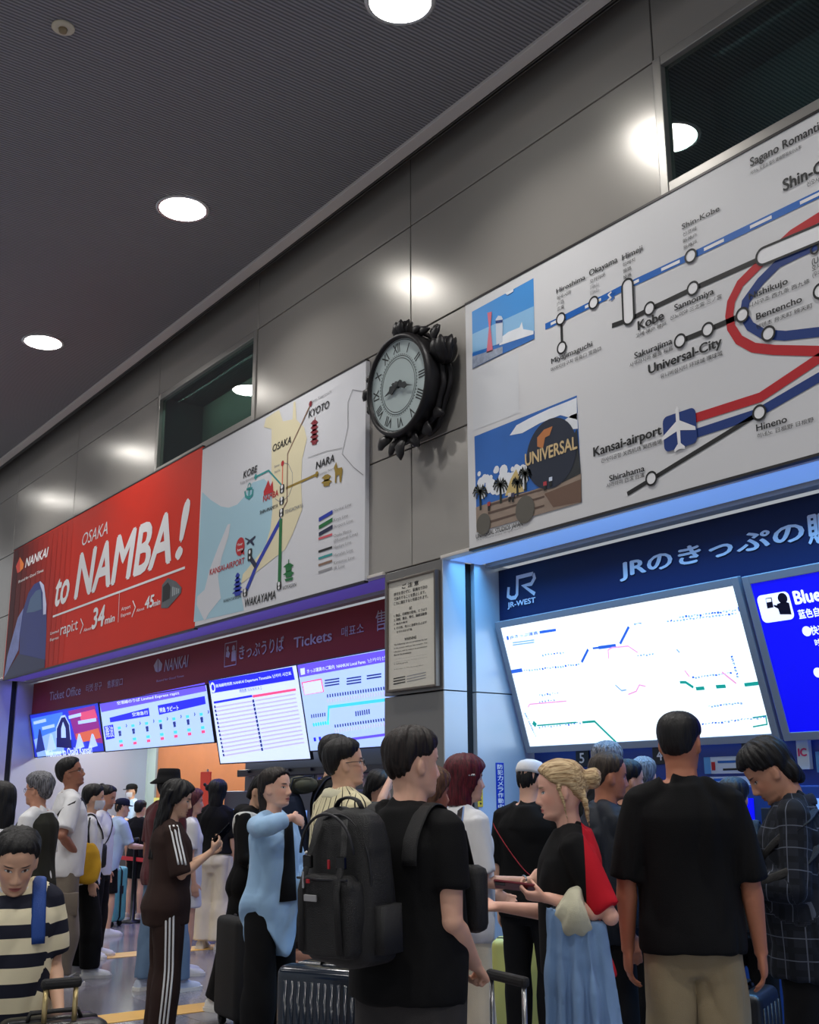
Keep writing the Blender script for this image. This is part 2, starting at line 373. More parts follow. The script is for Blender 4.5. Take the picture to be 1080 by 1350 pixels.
def soffit_glow(lab, x0, x1, y0, y1, em, watt, color, spread):  # glowing strip and area light added to colour the soffit and recess
    t = thing('soffit_glow', lab, 'glow_strip', ((x0+x1)/2,(y0+y1)/2,3.33)); part('diffuser', MB().box((x0,y0,3.316),(x1,y1,3.326)), em, t)
    L = bpy.data.lights.new('soffit_glow', 'AREA'); L.shape = 'RECTANGLE'; L.size, L.size_y = x1-x0, y1-y0; L.energy = watt; L.color = color; L.spread = math.radians(spread)
    o = bpy.data.objects.new('soffit_fill', L); COL.objects.link(o); o.parent = t; o.location = (0,0,-.018)
soffit_glow('added pale blue glow strip under the rail network board', PX1+.01, 6.5, 5.575, 5.90, mat('soffit_glow_blue', (118,160,226), .5, emit=.7), JR_WATT, (.14,.50,1), 110)
soffit_glow('added violet glow strip under the red and the route map boards', -18.95, PX0-.01, 5.575, 5.90, mat('soffit_glow_violet', (86,70,160), .5, emit=.45), NK_WATT, (.13,.15,1), 110)
area('office_lamp', (-16,7.3,2.68), (5,.5), 125, (.92,1,.93))
# ------------------------------------------------------------------ tactile strips
TM = mat('tactile_yellow', (226,178,92), .55, bump=.25, bscale=60)
for x, y0, lab in ((-7.69,-2,'yellow tactile paving strip crossing the floor in the foreground'), (-10.58,0,'yellow tactile paving strip farther back on the floor')):
    o = link('tactile_strip', MB().box((x-.15,y0,0),(x+.15,5.9,.004)).mesh('tactile_strip'), TM); o['kind'] = 'structure'
# ------------------------------------------------------------------ sign boards on the wall
def Z(ox, oy, s): return lambda x, y: (ox+x/s, oy+y/s)
WHT = mat('board_white', (216,216,218), .45); INK = mat('ink_black', (24,24,26), .5); GREYINK = mat('ink_grey', (150,150,154), .5)
NAVY = mat('ink_navy', (14,52,124), .45); LBLUE = mat('line_blue', (12,98,186), .45); RED = mat('line_red', (188,22,34), .45)
WINK = mat('ink_white', (236,236,238), .45)
def board(name, label, px_tl, px_bl, px_r, m, y=5.45, edge=True):
    (x0, _, z1), (xb, _, z0) = onplane(*px_tl, 1, y), onplane(*px_bl, 1, y); x1 = onplane(*px_r, 1, y)[0]
    t = thing(name, label, 'sign board', (x0, 5.5, z0))
    part('panel', MB().box((x0,y,z0),(x1-.004,5.498,z1)), m, t)
    if edge: part('frame', MB().box((x0,y-.006,z1),(x1-.004,5.49,z1+.018)).box((x0,y-.006,z0-.018),(x1-.004,5.49,z0)), mat('board_edge', (60,58,58), .4, .5), t)
    return Panel((0,y,0), (1,0,0), (0,0,1), (0,-1,0), t), x0, x1, z0, z1
# ---- rail network board, right
P, X0, X1, Z0, Z1 = board('railway_map_board', 'huge white rail network sign board with red and blue lines at upper right', (613.5,403), (619,724), (1700,300), WHT)
z4, z5, z6, z3 = Z(700,280,5.4), Z(760,140,3.375), Z(760,400,3.375), Z(600,340,3.375)
P.caps = {k: v/3.375 for k, v in {'Shin-Kobe':25,'Himeji':27,'Okayama':27,'Kobe':42,'Sannomiya':29,'Nishikujo':29,'Bentencho':30,'Sakurajima':29,'Universal-City':43,'Kansai-airport':42,'Shirahama':27,'Hineno':32,'Hiroshima':22,'Miyajimaguchi':24,'UNIVERSAL STUDIOS JAPAN':20,'TM & © Universal Studios. All rights reserved.':9}.items()}
P.caps.update({k: 21/3.375 for k in ('고베 神户 神戸','산노미야 三之宮 三ノ宮','사쿠라지마 樱岛 桜島','유니버설시티 环球城 環球城','니시쿠조 西九条 西九條','벤텐초 弁天町 辨天町','간사이공항 关西机场 関西機場','시라하마 白滨 白濱','히네노 日根野 日根野')})
P.dcap = 5.6
def T(s, a, b=None, **k): P.text(s, a, b, INK, **k)
B = .018
T('Sagano Romantic Train', z5(778,270), tl=z5(776,231), bold=.02, xs=.92); P.text('사가노 토롯코 열차 嵯峨野观光小火车', z5(778,308), None, INK, tl=z5(777,291), fit='box', xs=.8)
T('Shin-Osaka', z5(925,380), tl=z5(922,326), bold=.03, xs=.95); P.text('신오사카 新大阪', z5(1030,362), None, INK, tl=z5(1029,337), fit='box', xs=.8)
T('Shin-Kobe', z5(473,550), z5(638,447), bold=.012)
for s, a, b in (('신코베',(477,583),(535,543)),('新神户',(477,612),(537,573)),('新神戸',(480,641),(538,600))): P.text(s, z5(*a), z5(*b), INK, fit='box')
T('Himeji', z5(207,688), z5(296,627), bold=.012)
for s, a, b in (('히메지',(210,718),(263,680)),('姬路',(211,746),(247,712)),('姫路',(212,774),(247,740))): P.text(s, z5(*a), z5(*b), INK, fit='box')
T('Okayama', z5(60,757), z5(185,682), bold=.012)
for s, a, b in (('오카야마',(63,792),(130,748)),('冈山',(65,818),(101,790)),('岡山',(65,843),(101,814))): P.text(s, z5(*a), z5(*b), GREYINK if '山' in s else INK, fit='box')
T('Hiroshima', z4(187,580), z4(390,452), bold=.012)
for s, a, b in (('히로시마',(190,630),(290,562)),('广岛',(190,672),(240,635)),('広島',(192,708),(240,672))): P.text(s, z4(*a), z4(*b), INK, fit='box')
T('Miyajimaguchi', z4(150,1080), z4(440,938), bold=.012); P.text('미야지마구치 宮島口 宮岛口', (727.5,490.5), (793,459.5), INK, fit='box')
T('Kobe', z5(278,998), z5(390,925), bold=.03); P.text('고베 神户 神戸', z5(268,1035), z5(403,962), INK, fit='box')
T('Sannomiya', z5(440,912), z5(613,815), bold=.018); P.text('산노미야 三之宮 三ノ宮', z5(420,955), z5(648,838), INK, fit='box')
T('Sakurajima', z6(262,248), z6(428,160), bold=.018); P.text('사쿠라지마 樱岛 桜島', z6(240,287), z6(432,195), INK, fit='box')
T('Universal-City', z6(325,315), z6(648,165), bold=.03); P.text('유니버설시티 环球城 環球城', z6(377,337), z6(652,212), INK, fit='box')
T('Nishikujo', z5(772,862), z5(942,774), bold=.018); P.text('니시쿠조 西九条 西九條', z5(772,899), z5(1040,772), INK, fit='box')
T('Bentencho', z5(805,952), z5(1005,852), bold=.018); P.text('벤텐초 弁天町 辨天町', z5(805,994), z5(1053,875), INK, fit='box')
T('Osaka', z5(1045,668), tl=z5(1043,618), bold=.03); T('(Umeda)', z5(1052,708), tl=z5(1050,680), bold=.01); P.text('오사카', z5(1052,738), None, INK, tl=z5(1051,712), fit='box'); P.text('(우메다)', z5(1055,768), None, INK, tl=z5(1054,742), fit='box')
T('Kansai-airport', z6(80,682), z6(380,550), bold=.03); P.text('간사이공항 关西机场 関西機場', z6(113,712), z6(382,610), INK, fit='box')
T('Shirahama', z6(150,793), z6(305,725), bold=.018); P.text('시라하마 白滨 白濱', z6(137,823), z6(305,762), INK, fit='box')
T('Hineno', z6(805,570), z6(938,505), bold=.018); P.text('히네노 日根野 日根野', z6(808,602), z6(1058,508), INK, fit='box')
T('UNIVERSAL STUDIOS JAPAN', z3(96,1250), z3(303,1183), bold=.012); P.text('TM & © Universal Studios. All rights reserved.', z3(97,1262), z3(307,1205), GREYINK)
def L(pts, w, m, lay=1, name='route_line', **k): P.line(pts, w, name, m, lay, **k)
sh = [z4(105,815), z4(218,762), z4(452,645), z4(692,522), z5(510,668), z5(1080,392), (1400,100)]
L(sh, .05, LBLUE, 2); L(sh, .022, WINK, 3, dash=(.16,.2,.06))
for dx in (0, 4): L([(802+dx,396),(806+dx,392.5),(803+dx,389),(807+dx,385)], .012, WINK if dx == 0 else LBLUE, 4)
osx = [z5(840,670), z5(1080,558), (1400,190)]
bk = [z4(580,808), z4(700,765), z4(850,690), z5(522,812), z5(820,680)]
L(bk, .036, INK, 2)
L([z6(465,168), z6(588,118), z6(745,50)], .036, INK, 2)
L([z4(218,762), z4(225,965)], .024, INK, 2)
L([z6(228,848), z6(337,782), z6(700,560), z6(815,488)], .03, INK, 2)
rd = [(1130,262), z5(1080,495), z5(960,570), z5(830,690), z5(730,790), z5(690,870), z5(682,930), z5(690,985), z5(725,1040), z5(790,1075), z5(880,1085), (1080,463), (1180,436)]
L(rd, .062, RED, 2)
rb = [z6(530,510), z6(820,418), z6(1080,245), (1130,440)]; L(rb, .062, RED, 2)
bl = [z5(1080,615), z5(990,655), z5(900,700), z5(820,780), z5(755,870), z5(745,930), z5(775,980), z5(835,1015), z5(930,1022), z5(1080,1005), (1180,415)]
L(bl, .06, NAVY, 2)
L([z6(535,578), z6(800,492), z6(1080,330), (1160,460)], .06, NAVY, 2)
def st(c, r=.044, w=.014):
    P.uid += 1; P.disc(c, r, 'station_marker', WINK, 5); P.ring(c, r, w, 'station_marker', INK, 6)
for c in (z4(218,760), z4(452,645), z4(225,965), z4(850,687), z5(512,668), z5(522,812), z6(465,168), z6(588,118), z5(742,930), z5(858,1013), z6(337,780), z6(818,487), (1083,384)): st(c)
def stadium(a, b, r):
    P.uid += 1
    a, b = np.array(P.px(*a)), np.array(P.px(*b)); d = (b-a)/np.linalg.norm(b-a); q0 = math.atan2(d[1], d[0])
    pts = [b + r*np.array([math.cos(q0+q), math.sin(q0+q)]) for q in np.linspace(-1.5708, 1.5708, 12)] + [a - r*np.array([math.cos(q0+q), math.sin(q0+q)]) for q in np.linspace(-1.5708, 1.5708, 12)]
    P.poly(pts, 'station_marker', WINK, 5, False); P.line(pts, .016, 'station_marker', INK, 6, False, None, True)
stadium(z4(693,525), z4(702,750), .05); stadium(z5(838,668), (1400,176), .055)
a = P.px(*z6(396,665)); b = P.px(*z6(532,460)); P.rect((a[0],a[1]), (b[0],b[1]), 'airport_symbol', NAVY, 5, .04, False)
pc = np.array(P.px(*z6(458,562)))
pw = .0145
pln = [(0,11),(.9,9.5),(1,4),(9.5,-1.2),(9.5,-2.8),(1,-.6),(.8,-6.5),(3,-8.6),(3,-9.8),(0,-9),(-3,-9.8),(-3,-8.6),(-.8,-6.5),(-1,-.6),(-9.5,-2.8),(-9.5,-1.2),(-1,4),(-.9,9.5)]
P.poly([pc+np.array(q)*pw for q in pln[:10]]+[pc+np.array((0,11))*pw], 'airport_symbol', WINK, 6, False); P.poly([pc+np.array(q)*pw for q in [(0,11)]+pln[9:]], 'airport_symbol', WINK, 6, False)
# harbour photograph
SKY1 = mat('print_sky', (70,148,220), .4); SKY2 = mat('print_sky_pale', (140,190,230), .4); SEA = mat('print_sea', (40,110,190), .4); PCLD = mat('print_cloud', (232,236,242), .4, var=.12, vscale=6)
P.poly([z3(76,240), z3(350,90), z3(355,360), z3(80,493)], 'harbour_photo', SKY1, 1)
P.poly([z3(78,340), z3(352,215), z3(355,345), z3(79,420)], 'harbour_photo', SKY2, 2)
P.poly([z3(79,425), z3(355,325), z3(355,360), z3(80,493)], 'harbour_photo', SEA, 3)
P.poly([z3(200,360), z3(240,330), z3(290,310), z3(300,285), z3(306,318), z3(352,325), z3(352,340), z3(200,390)], 'harbour_photo', PCLD, 4)
P.poly([z3(184,275), z3(195,258), z3(210,260), z3(216,272), z3(214,375), z3(187,388)], 'harbour_photo', mat('print_tower_white', (205,214,228), .4), 5)
P.poly([z3(184,280), z3(216,276), z3(215,288), z3(185,293)], 'harbour_photo', NAVY, 6)
P.poly([z3(147,245), z3(167,240), z3(161,310), z3(172,415), z3(143,425), z3(154,310)], 'harbour_photo', mat('print_tower_pink', (214,110,130), .4), 5)
P.poly([z3(80,440), z3(215,395), z3(215,425), z3(80,493)], 'harbour_photo', mat('print_quay', (150,160,180), .4, var=.5, vscale=30), 5)
P.poly([z3(225,158), z3(262,140), z3(262,150), z3(235,166)], 'harbour_photo', PCLD, 4)
# plain pale square under it
P.poly([z3(80,500), z3(282,420), z3(286,690), z3(82,770)], 'pale_square', mat('print_pale_grey', (214,216,220), .45), 1)
# plaza photograph with a globe
P.poly([z3(87,795), z3(543,612), z3(565,1088), z3(98,1222)], 'plaza_photo', mat('print_deep_sky', (44,104,186), .4, var=.25, vscale=2), 1)
cr_ = random.Random(5)
for k in range(110): u_ = cr_.random(); P.disc(z3(105+u_*420, 985-u_*95+cr_.uniform(-28,75)), cr_.uniform(.015,.05), 'plaza_photo', PCLD, 2+.008*k, k=10)
for pts in ([(245,790),(275,745),(330,715),(420,672),(500,640),(543,622),(545,720),(470,700),(380,735),(300,780)], [(470,735),(520,700),(546,690),(548,760),(500,765)]): P.poly([z3(*q) for q in pts], 'plaza_photo', PCLD, 2)
GRND = mat('print_ground', (150,132,118), .4, var=.2, vscale=12)
P.poly([z3(95,1110), z3(250,1060), z3(330,1040), z3(563,960), z3(565,1088), z3(98,1222)], 'plaza_photo', GRND, 3)
P.poly([z3(400,1050), z3(563,985), z3(565,1085), z3(440,1110)], 'plaza_photo', mat('print_ground_brown', (112,86,72), .4), 4)
for y in (1085, 1120, 1160): P.poly([z3(150,y+12), z3(400,y-62), z3(400,y-54), z3(150,y+22)], 'plaza_photo', mat('print_step', (92,72,62), .4), 4)
PALM = mat('print_palm', (28,34,26), .5)
for x, y, s in ((115,1040,1.1), (205,1010,1.1), (315,960,1.0), (280,1000,.8)):
    P.line([z3(x,y), z3(x+2,y+75*s)], .024, 'plaza_photo', PALM, 5)
    for q in range(0, 360, 30): P.line([z3(x,y), z3(x+22*s*math.cos(math.radians(q)), y-6+22*s*math.sin(math.radians(q))), z3(x+30*s*math.cos(math.radians(q)), y+10*s+24*s*math.sin(math.radians(q)))], .013, 'plaza_photo', PALM, 5)
P.poly([z3(250,985), z3(275,940), z3(290,980), z3(310,1040), z3(225,1060)], 'plaza_photo', mat('print_sand_wall', (206,182,120), .4), 4)
P.poly([z3(430,990), z3(545,760), z3(562,960), z3(480,1000)], 'plaza_photo', mat('print_dark_slope', (46,50,54), .4), 4)
P.disc(z3(430,870), .265, 'plaza_photo', mat('print_globe', (34,42,60), .4), 5, k=40)
P.poly([z3(370,800), z3(400,765), z3(438,750), z3(425,790), z3(405,800), z3(395,850), z3(370,840)], 'plaza_photo', mat('print_land', (190,120,70), .4), 6)
P.caps['UNIVERSAL'] = 16; P.text('UNIVERSAL', z3(318,928), z3(545,790), mat('print_gold', (214,188,140), .4), 'plaza_photo', 7, .03, fit='box')
for x, y, r in ((130,1185,.085), (315,1120,.105)): P.disc(z3(x,y), r, 'plaza_photo', mat('print_ball', (96,92,84), .4), 6)
for x, y, c in ((155,1100,(170,60,60)), (247,1060,(220,210,200)), (262,1060,(60,60,90)), (405,1010,(190,60,70)), (430,990,(210,220,240))):
    P.line([z3(x,y-14), z3(x,y+4)], .035, 'plaza_photo', mat('print_p%d%d' % (x, y), c, .5), 7); P.line([z3(x,y+4), z3(x,y+26)], .025, 'plaza_photo', INK, 7)
P.done()
# ---- red railway advertisement board, left
RB = mat('board_red', (214,42,16), .5, var=.05, vscale=2, spec=.3)
P, X0, X1, Z0, Z1 = board('advertisement_board', 'red OSAKA to NAMBA train advertisement board with a blue train', (18.5,726), (4,896), (257,826), RB)
zr, zq = Z(0,580,3.97), Z(0,760,4.0)
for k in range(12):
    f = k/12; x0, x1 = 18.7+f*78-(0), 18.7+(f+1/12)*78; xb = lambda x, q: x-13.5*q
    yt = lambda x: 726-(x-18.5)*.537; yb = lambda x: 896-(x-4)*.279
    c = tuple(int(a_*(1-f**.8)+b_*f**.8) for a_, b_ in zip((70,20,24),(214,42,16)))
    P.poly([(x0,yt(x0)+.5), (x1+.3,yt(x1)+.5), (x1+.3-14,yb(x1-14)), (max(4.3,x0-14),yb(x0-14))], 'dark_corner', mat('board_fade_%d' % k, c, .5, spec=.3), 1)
P.text('OSAKA', zr(430,556), zr(569,420), WINK, 'lettering', 3, 0, .22); P.text('to', zr(288,872), zr(368,705), WINK, 'lettering', 3, .03, .22, fit='box')
P.text('NAMBA', zr(392,830), zr(905,372), WINK, 'lettering', 3, .035, .2, fit='box'); P.text('!', zr(925,622), zr(992,312), WINK, 'lettering', 3, .035, .25, fit='box')
P.text('NANKAI', zr(133,668), zr(256,560), WINK, 'lettering', 3, .03, .22, fit='box'); P.text('Bound for Good Times', zr(97,750), zr(230,672), WINK, 'lettering', 3, .012, .15)
ORG = mat('logo_orange', (244,130,40), .4); ORR = mat('logo_red', (214,60,40), .4)
P.poly([zr(85,662), zr(106,612), zr(106,690), zr(92,697)], 'logo', ORR, 3); P.poly([zr(106,612), zr(126,648), zr(122,672), zr(106,690)], 'logo', ORG, 3)
P.line([zr(278,925), zr(970,668)], .03, 'divider', WINK, 3); P.line([zr(627,802), zr(620,955)], .012, 'divider', WINK, 3)
P.text('Limited', zq(268,308), zq(313,278), WINK, bold=.01); P.text('Express', zq(266,342), zq(312,312), WINK, bold=.01)
P.text('rapi:t', zq(318,330), zq(415,222), WINK, bold=.005, fit='box'); P.line([zq(427,222), zq(440,255), zq(424,302)], .02, 'lettering', WINK, 3); P.text('About', zq(443,292), zq(484,262), WINK, bold=.01)
P.text('34', zq(486,278), zq(556,150), WINK, bold=.035, shear=.12, fit='box'); P.text('min', zq(555,252), zq(608,200), WINK, bold=.03, shear=.1, fit='box')
P.text('Airport', zq(642,182), zq(692,146), WINK, bold=.01); P.text('Express', zq(640,215), zq(693,180), WINK, bold=.01); P.line([zq(702,128), zq(716,162), zq(697,214)], .02, 'lettering', WINK, 3)
P.text('About', zq(722,188), zq(764,158), WINK, bold=.01); P.text('45', zq(766,172), zq(815,95), WINK, bold=.035, shear=.12, fit='box'); P.text('min', zq(812,158), zq(848,118), WINK, bold=.03, fit='box')
TB = mat('train_blue', (22,34,118), .35, var=.2, vscale=1.5)
P.poly([zr(100,1200), zr(105,1010), zr(125,880), zr(150,800), zr(180,755), zr(212,738), zr(232,760), zr(245,860), zr(244,1000), zr(236,1192), zr(60,1250), zr(18,1252)], 'train_picture', TB, 2)
P.poly([zr(140,905), zr(160,830), zr(190,790), zr(215,780), zr(222,885), zr(180,900)], 'train_picture', mat('train_glass', (60,90,130), .3), 3)
P.poly([zr(212,738), zr(232,760), zr(245,860), zr(242,912), zr(228,915), zr(226,800), zr(208,745)], 'train_picture', mat('train_shine', (200,205,236), .3), 4)
P.poly([zr(125,880), zr(105,1010), zr(98,1100), zr(22,1250), zr(40,1130), zr(95,930)], 'train_picture', mat('train_side', (120,130,190), .35, var=.4, vscale=8), 3)
P.poly([zr(18,1252), zr(100,1120), zr(236,1150), zr(236,1192)], 'train_picture', mat('train_shadow', (20,24,74), .35), 4)
P.poly([zr(850,760), zr(880,722), zr(925,742), zr(952,772), zr(950,800), zr(880,880), zr(845,880)], 'train_picture', mat('train_grey', (90,94,98), .35, var=.3, vscale=10), 3)
P.poly([zr(855,770), zr(882,745), zr(895,770), zr(890,830), zr(852,850)], 'train_picture', INK, 4)
for k in range(4): P.poly([zr(905+k*10,768+k*3), zr(911+k*10,770+k*3), zr(909+k*10,815-k*5), zr(903+k*10,820-k*5)], 'train_picture', mat('train_pane', (170,178,180), .3), 4)
P.done()
# ---- route map board, middle
P, X0, X1, Z0, Z1 = board('route_map_board', 'white and pale blue route map board from KOBE to WAKAYAMA left of the clock', (267.3,593), (257.3,826), (481,762), mat('map_white', (218,219,224), .42))
zm = Z(250,480,3.969)
SEAB = mat('map_sea', (168,206,222), .45); CRM = mat('map_cream', (230,220,184), .45)
P.poly([zm(67,670), zm(110,710), zm(165,745), zm(205,752), zm(250,735), zm(290,690), zm(330,620), zm(390,600), zm(430,640), zm(435,760), zm(425,860), zm(395,960), zm(330,1040), zm(285,1100), zm(265,1180), zm(285,1290), zm(22,1350)], 'map_sea', SEAB, 1)
P.poly([zm(215,835), zm(200,840), zm(150,960), zm(105,1080), zm(80,1180), zm(42,1215), zm(38,1260), zm(80,1346), zm(105,1300), zm(165,1225), zm(150,1110), zm(170,1010), zm(205,900)], 'map_island', mat('map_island', (214,216,222), .45), 2)
P.poly([zm(400,285), zm(450,250), zm(470,240), zm(490,300), zm(540,290), zm(545,200), zm(555,195), zm(560,290), zm(600,330), zm(615,390), zm(590,500), zm(585,620), zm(590,760), zm(540,890), zm(500,970), zm(400,1050), zm(270,1150), zm(280,1100), zm(330,1040), zm(395,960), zm(425,860), zm(435,760), zm(430,600), zm(430,340), zm(390,330)], 'map_land', CRM, 2)
P.caps = {k: v/3.969 for k, v in {'KYOTO':38,'OSAKA':37,'KOBE':36,'NARA':40,'WAKAYAMA':44,'NAMBA':33,'KANSAI-AIRPORT':31,'SHIN-IMAMIYA':20,'TENGACHAYA':20,'KOYASAN':20,'WAKAYAMASHI':18,'Kobe Sannomiya':16,'Kyoto Kawaramachi':16,'Shinsai-':14,'bashi':14,'Kintetsu Nara':14,'Your':14,'here':14}.items()}
for k in ('Nankai Line','Koya Line','Airport Line','Osaka Metro','(Midosuji Line)','Hankyu Line','Hanshin Line','Kintetsu Line','JR Line'): P.caps[k] = 17/3.969
def T(s, a, b=None, m=INK, **k): P.text(s, zm(*a), zm(*b), m, **k)
for s, a, b in (('KYOTO',(625,282),(733,192)), ('OSAKA',(437,460),(535,378)), ('KOBE',(283,598),(357,530)), ('NARA',(663,552),(760,475)), ('WAKAYAMA',(290,1272),(453,1190))): T(s, a, b, bold=.02, shear=.15)
T('NAMBA', (387,722), (467,665), RED, bold=.02); T('KANSAI-AIRPORT', (108,1105), (290,1012), RED, bold=.015)
T('SHIN-IMAMIYA', (370,788), (465,738), bold=.01); T('TENGACHAYA', (500,785), (597,735), GREYINK, bold=.005); T('KOYASAN', (490,1182), (560,1142)); T('WAKAYAMASHI', (178,1250), (272,1212))
T('Kobe Sannomiya', (268,632), (345,592), GREYINK); T('Kyoto Kawaramachi', (640,205), (745,150), GREYINK); T('Shinsai-', (445,545), (475,520), GREYINK); T('bashi', (447,572), (475,548), GREYINK); T('Kintetsu Nara', (668,590), (760,540), GREYINK)
for s, y in (('Nankai Line',775), ('Koya Line',825), ('Airport Line',860), ('Osaka Metro',908), ('(Midosuji Line)',935), ('Hankyu Line',968), ('Hanshin Line',1010), ('Kintetsu Line',1050), ('JR Line',1078)): T(s, (757,y), (757+8.5*len(s)-2, y-38), GREYINK)
BL2, GR2, TE2, GO2 = mat('map_blue', (26,52,170), .4), mat('map_green', (12,110,52), .4), mat('map_teal', (40,150,150), .4), mat('map_olive', (150,124,40), .4)
BR2 = mat('map_brown', (140,110,90), .4); PK2 = mat('map_pink', (214,90,100), .4); DN2 = mat('map_darknavy', (20,28,66), .4)
for y, m, h in ((805,BL2,25), (845,GR2,25), (882,DN2,25)): P.poly([zm(678,y), zm(750,y-42), zm(750,y-42+h-4), zm(678,y+h-25+20)], 'legend', m, 3)
for y, m in ((915,PK2), (982,INK), (1018,TE2), (1053,BR2), (1090,GREYINK)): P.line([zm(676,y), zm(748,y-24)], .022, 'legend', m, 3)
def L(pts, w, m, lay=3): P.line([zm(*q) for q in pts], w, 'route_line', m, lay)
L([(482,810),(350,1060),(300,1180)], .06, BL2); L([(480,810),(472,1140)], .06, GR2, 4); L([(318,1010),(350,1060)], .06, DN2, 4)
L([(348,590),(415,557),(485,635)], .02, TE2); L([(507,650),(668,577)], .025, GO2); L([(635,210),(515,470),(512,650),(512,720),(490,760)], .02, BR2); L([(489,520),(487,640)], .022, mat('map_orange', (226,120,90), .4))
L([(490,515),(520,525),(540,570),(540,640),(520,690),(480,725),(450,705)], .008, GREYINK)
L([(915,145),(855,135),(830,200),(830,330),(800,470),(860,540),(910,580)], .008, GREYINK); L([(620,490),(720,455),(800,440)], .006, GREYINK)
for c, m in (((635,208),mat('map_maroon',(130,30,44),.4)), ((348,590),TE2), ((668,577),GO2), ((489,520),RED)): P.disc(zm(*c), .03, 'route_line', m, 4)
for x, y, h in ((486,655,50), (484,718,46), (482,780,48), (317,1000,68), (292,1198,44), (470,1162,46)):
    P.rect(zm(x-11,y+h/2), zm(x+13,y-h/2-4), 'station_marker', INK, 5, .02); P.disc(zm(x+1,y-h/4), .022, 'station_marker', WINK, 6); P.disc(zm(x+1,y+h/5), .016, 'station_marker', WINK, 6)
MRN = mat('map_maroon', (130,30,44), .4)
def pagoda(x, y, w, n, dy, m, grow=0):
    for k in range(n):
        q = w+grow*k; P.poly([zm(x-q,y+k*dy+8), zm(x-q*.3,y+k*dy-10), zm(x+q*.3,y+k*dy-14), zm(x+q,y+k*dy-2), zm(x+q*.55,y+k*dy+6), zm(x+q*.5,y+k*dy+dy-6), zm(x-q*.5,y+k*dy+dy), zm(x-q*.55,y+k*dy+10)], 'landmark_symbol', m, 4)
pagoda(655,305,20,5,24,MRN,.6); L([(657,298),(658,278)], .01, MRN)
pagoda(719,590,26,2,26,GO2,3)
pagoda(253,1105,12,5,22,BL2,4)
pagoda(520,1055,28,1,34,GR2); pagoda(521,1095,30,1,24,GR2); P.line([zm(520,1050), zm(521,1022)], .014, 'landmark_symbol', GR2, 4)
P.poly([zm(500,1125), zm(545,1115), zm(540,1130), zm(505,1138)], 'landmark_symbol', GR2, 4)
P.poly([zm(758,540), zm(770,512), zm(776,545), zm(800,540), zm(803,556), zm(795,620), zm(788,618), zm(786,580), zm(772,585), zm(770,622), zm(763,622), zm(764,570)], 'landmark_symbol', GO2, 4)
P.poly([zm(390,668), zm(415,606), zm(425,640), zm(437,612), zm(440,655), zm(442,668), zm(390,690)], 'landmark_symbol', RED, 4)
P.ring(zm(315,638), .03, .012, 'landmark_symbol', TE2, 4); L([(314,645),(312,700)], .03, TE2); L([(300,655),(330,650)], .025, TE2)
P.line([zm(292,665), zm(296,692), zm(313,702), zm(330,685), zm(334,655)], .03, 'landmark_symbol', TE2, 4)
P.disc(zm(267,955), .10, 'you_are_here_mark', RED, 4); P.poly([zm(270,985), zm(290,1000), zm(285,965)], 'you_are_here_mark', RED, 4); P.text('Your', zm(253,955), zm(281,935), WINK, lay=5, bold=.02); P.text('here', zm(254,982), zm(282,962), WINK, lay=5, bold=.02)
P.poly([zm(295,908), zm(318,920), zm(345,898), zm(348,905), zm(330,925), zm(342,945), zm(334,950), zm(318,932), zm(304,945), zm(300,940), zm(310,925), zm(293,915)], 'landmark_symbol', DN2, 4)
P.done()
# ---- pillar notice
NB = mat('notice_cream', (214,210,198), .5)
y = 5.462; (ax, _, az), (bx, _, bz) = onplane(512.5,910,1,y), onplane(573.5,754,1,y)
t = thing('notice_board', 'cream framed notice board with black rules on the grey pillar', 'notice board', (ax,5.5,az))
part('panel', MB().box((ax,y,az),(bx,5.498,bz)), NB, t)
fm = MB()
for a, b in (((ax-.02,az-.02),(ax,bz+.02)), ((bx,az-.02),(bx+.02,bz+.02)), ((ax,az-.02),(bx,az)), ((ax,bz),(bx,bz+.02))): fm.bbox((a[0],y-.018,a[1]),(b[0],5.499,b[1]), .005)
part('frame', fm, mat('notice_frame', (120,112,104), .3, .7), t)
P = Panel((0,y,0), (1,0,0), (0,0,1), (0,-1,0), t); zn = Z(490,740,3.97); NI = mat('notice_ink', (40,38,36), .6)
for s, a, b, bo in (('ご 注 意',(160,143),(247,102),.03), ('許可を受けずに、駅構内で次の',(118,182),(292,125),.015), ('行為をすることを禁止します。',(118,206),(284,152),.015), ('これに違反すると処罰されます。',(118,230),(296,175),.015), ('記',(198,252),(212,236),.01),
    ('1. 物品、印刷物の配布、ビラはり',(118,293),(290,243),.015), ('2. 演説、集会、寄付、勧誘活動等',(118,315),(290,266),.015), ('3. 物品の販売',(118,335),(188,312),.015), ('4. その他、他人に迷惑をおよぼす',(118,358),(290,312),.015), ('おそれのある行為',(132,376),(212,350),.015),
    ('WARNING',(173,415),(235,388),.02), ('The following acts are prohibited by law',(118,442),(292,402),.01), ('in the station without due consent. The',(118,460),(292,422),.01), ('offenders will be subject to punishment',(118,478),(292,441),.01), ('due to its provisions.',(118,496),(210,470),.01),
    ('1. Distributing goods and printed matter',(118,515),(290,485),0), ('2. Speeches, meetings, donations, canvassing',(118,530),(290,500),0), ('3. Selling goods',(118,542),(190,524),0), ('4. Any other act that may annoy others',(118,568),(272,540),0)):
    P.text(s, zn(*a), zn(*b), NI, 'lettering', 1, bo)
for y0, y1 in ((612,600), (626,614), (640,628)):
    P.poly([zn(115,y0), zn(177,y1), zn(177,y1+5), zn(115,y0+6)], 'lettering', NI, 1); P.line([zn(185,y1+2), zn(285,y1-20)], .006, 'lettering', GREYINK, 1)
P.done()
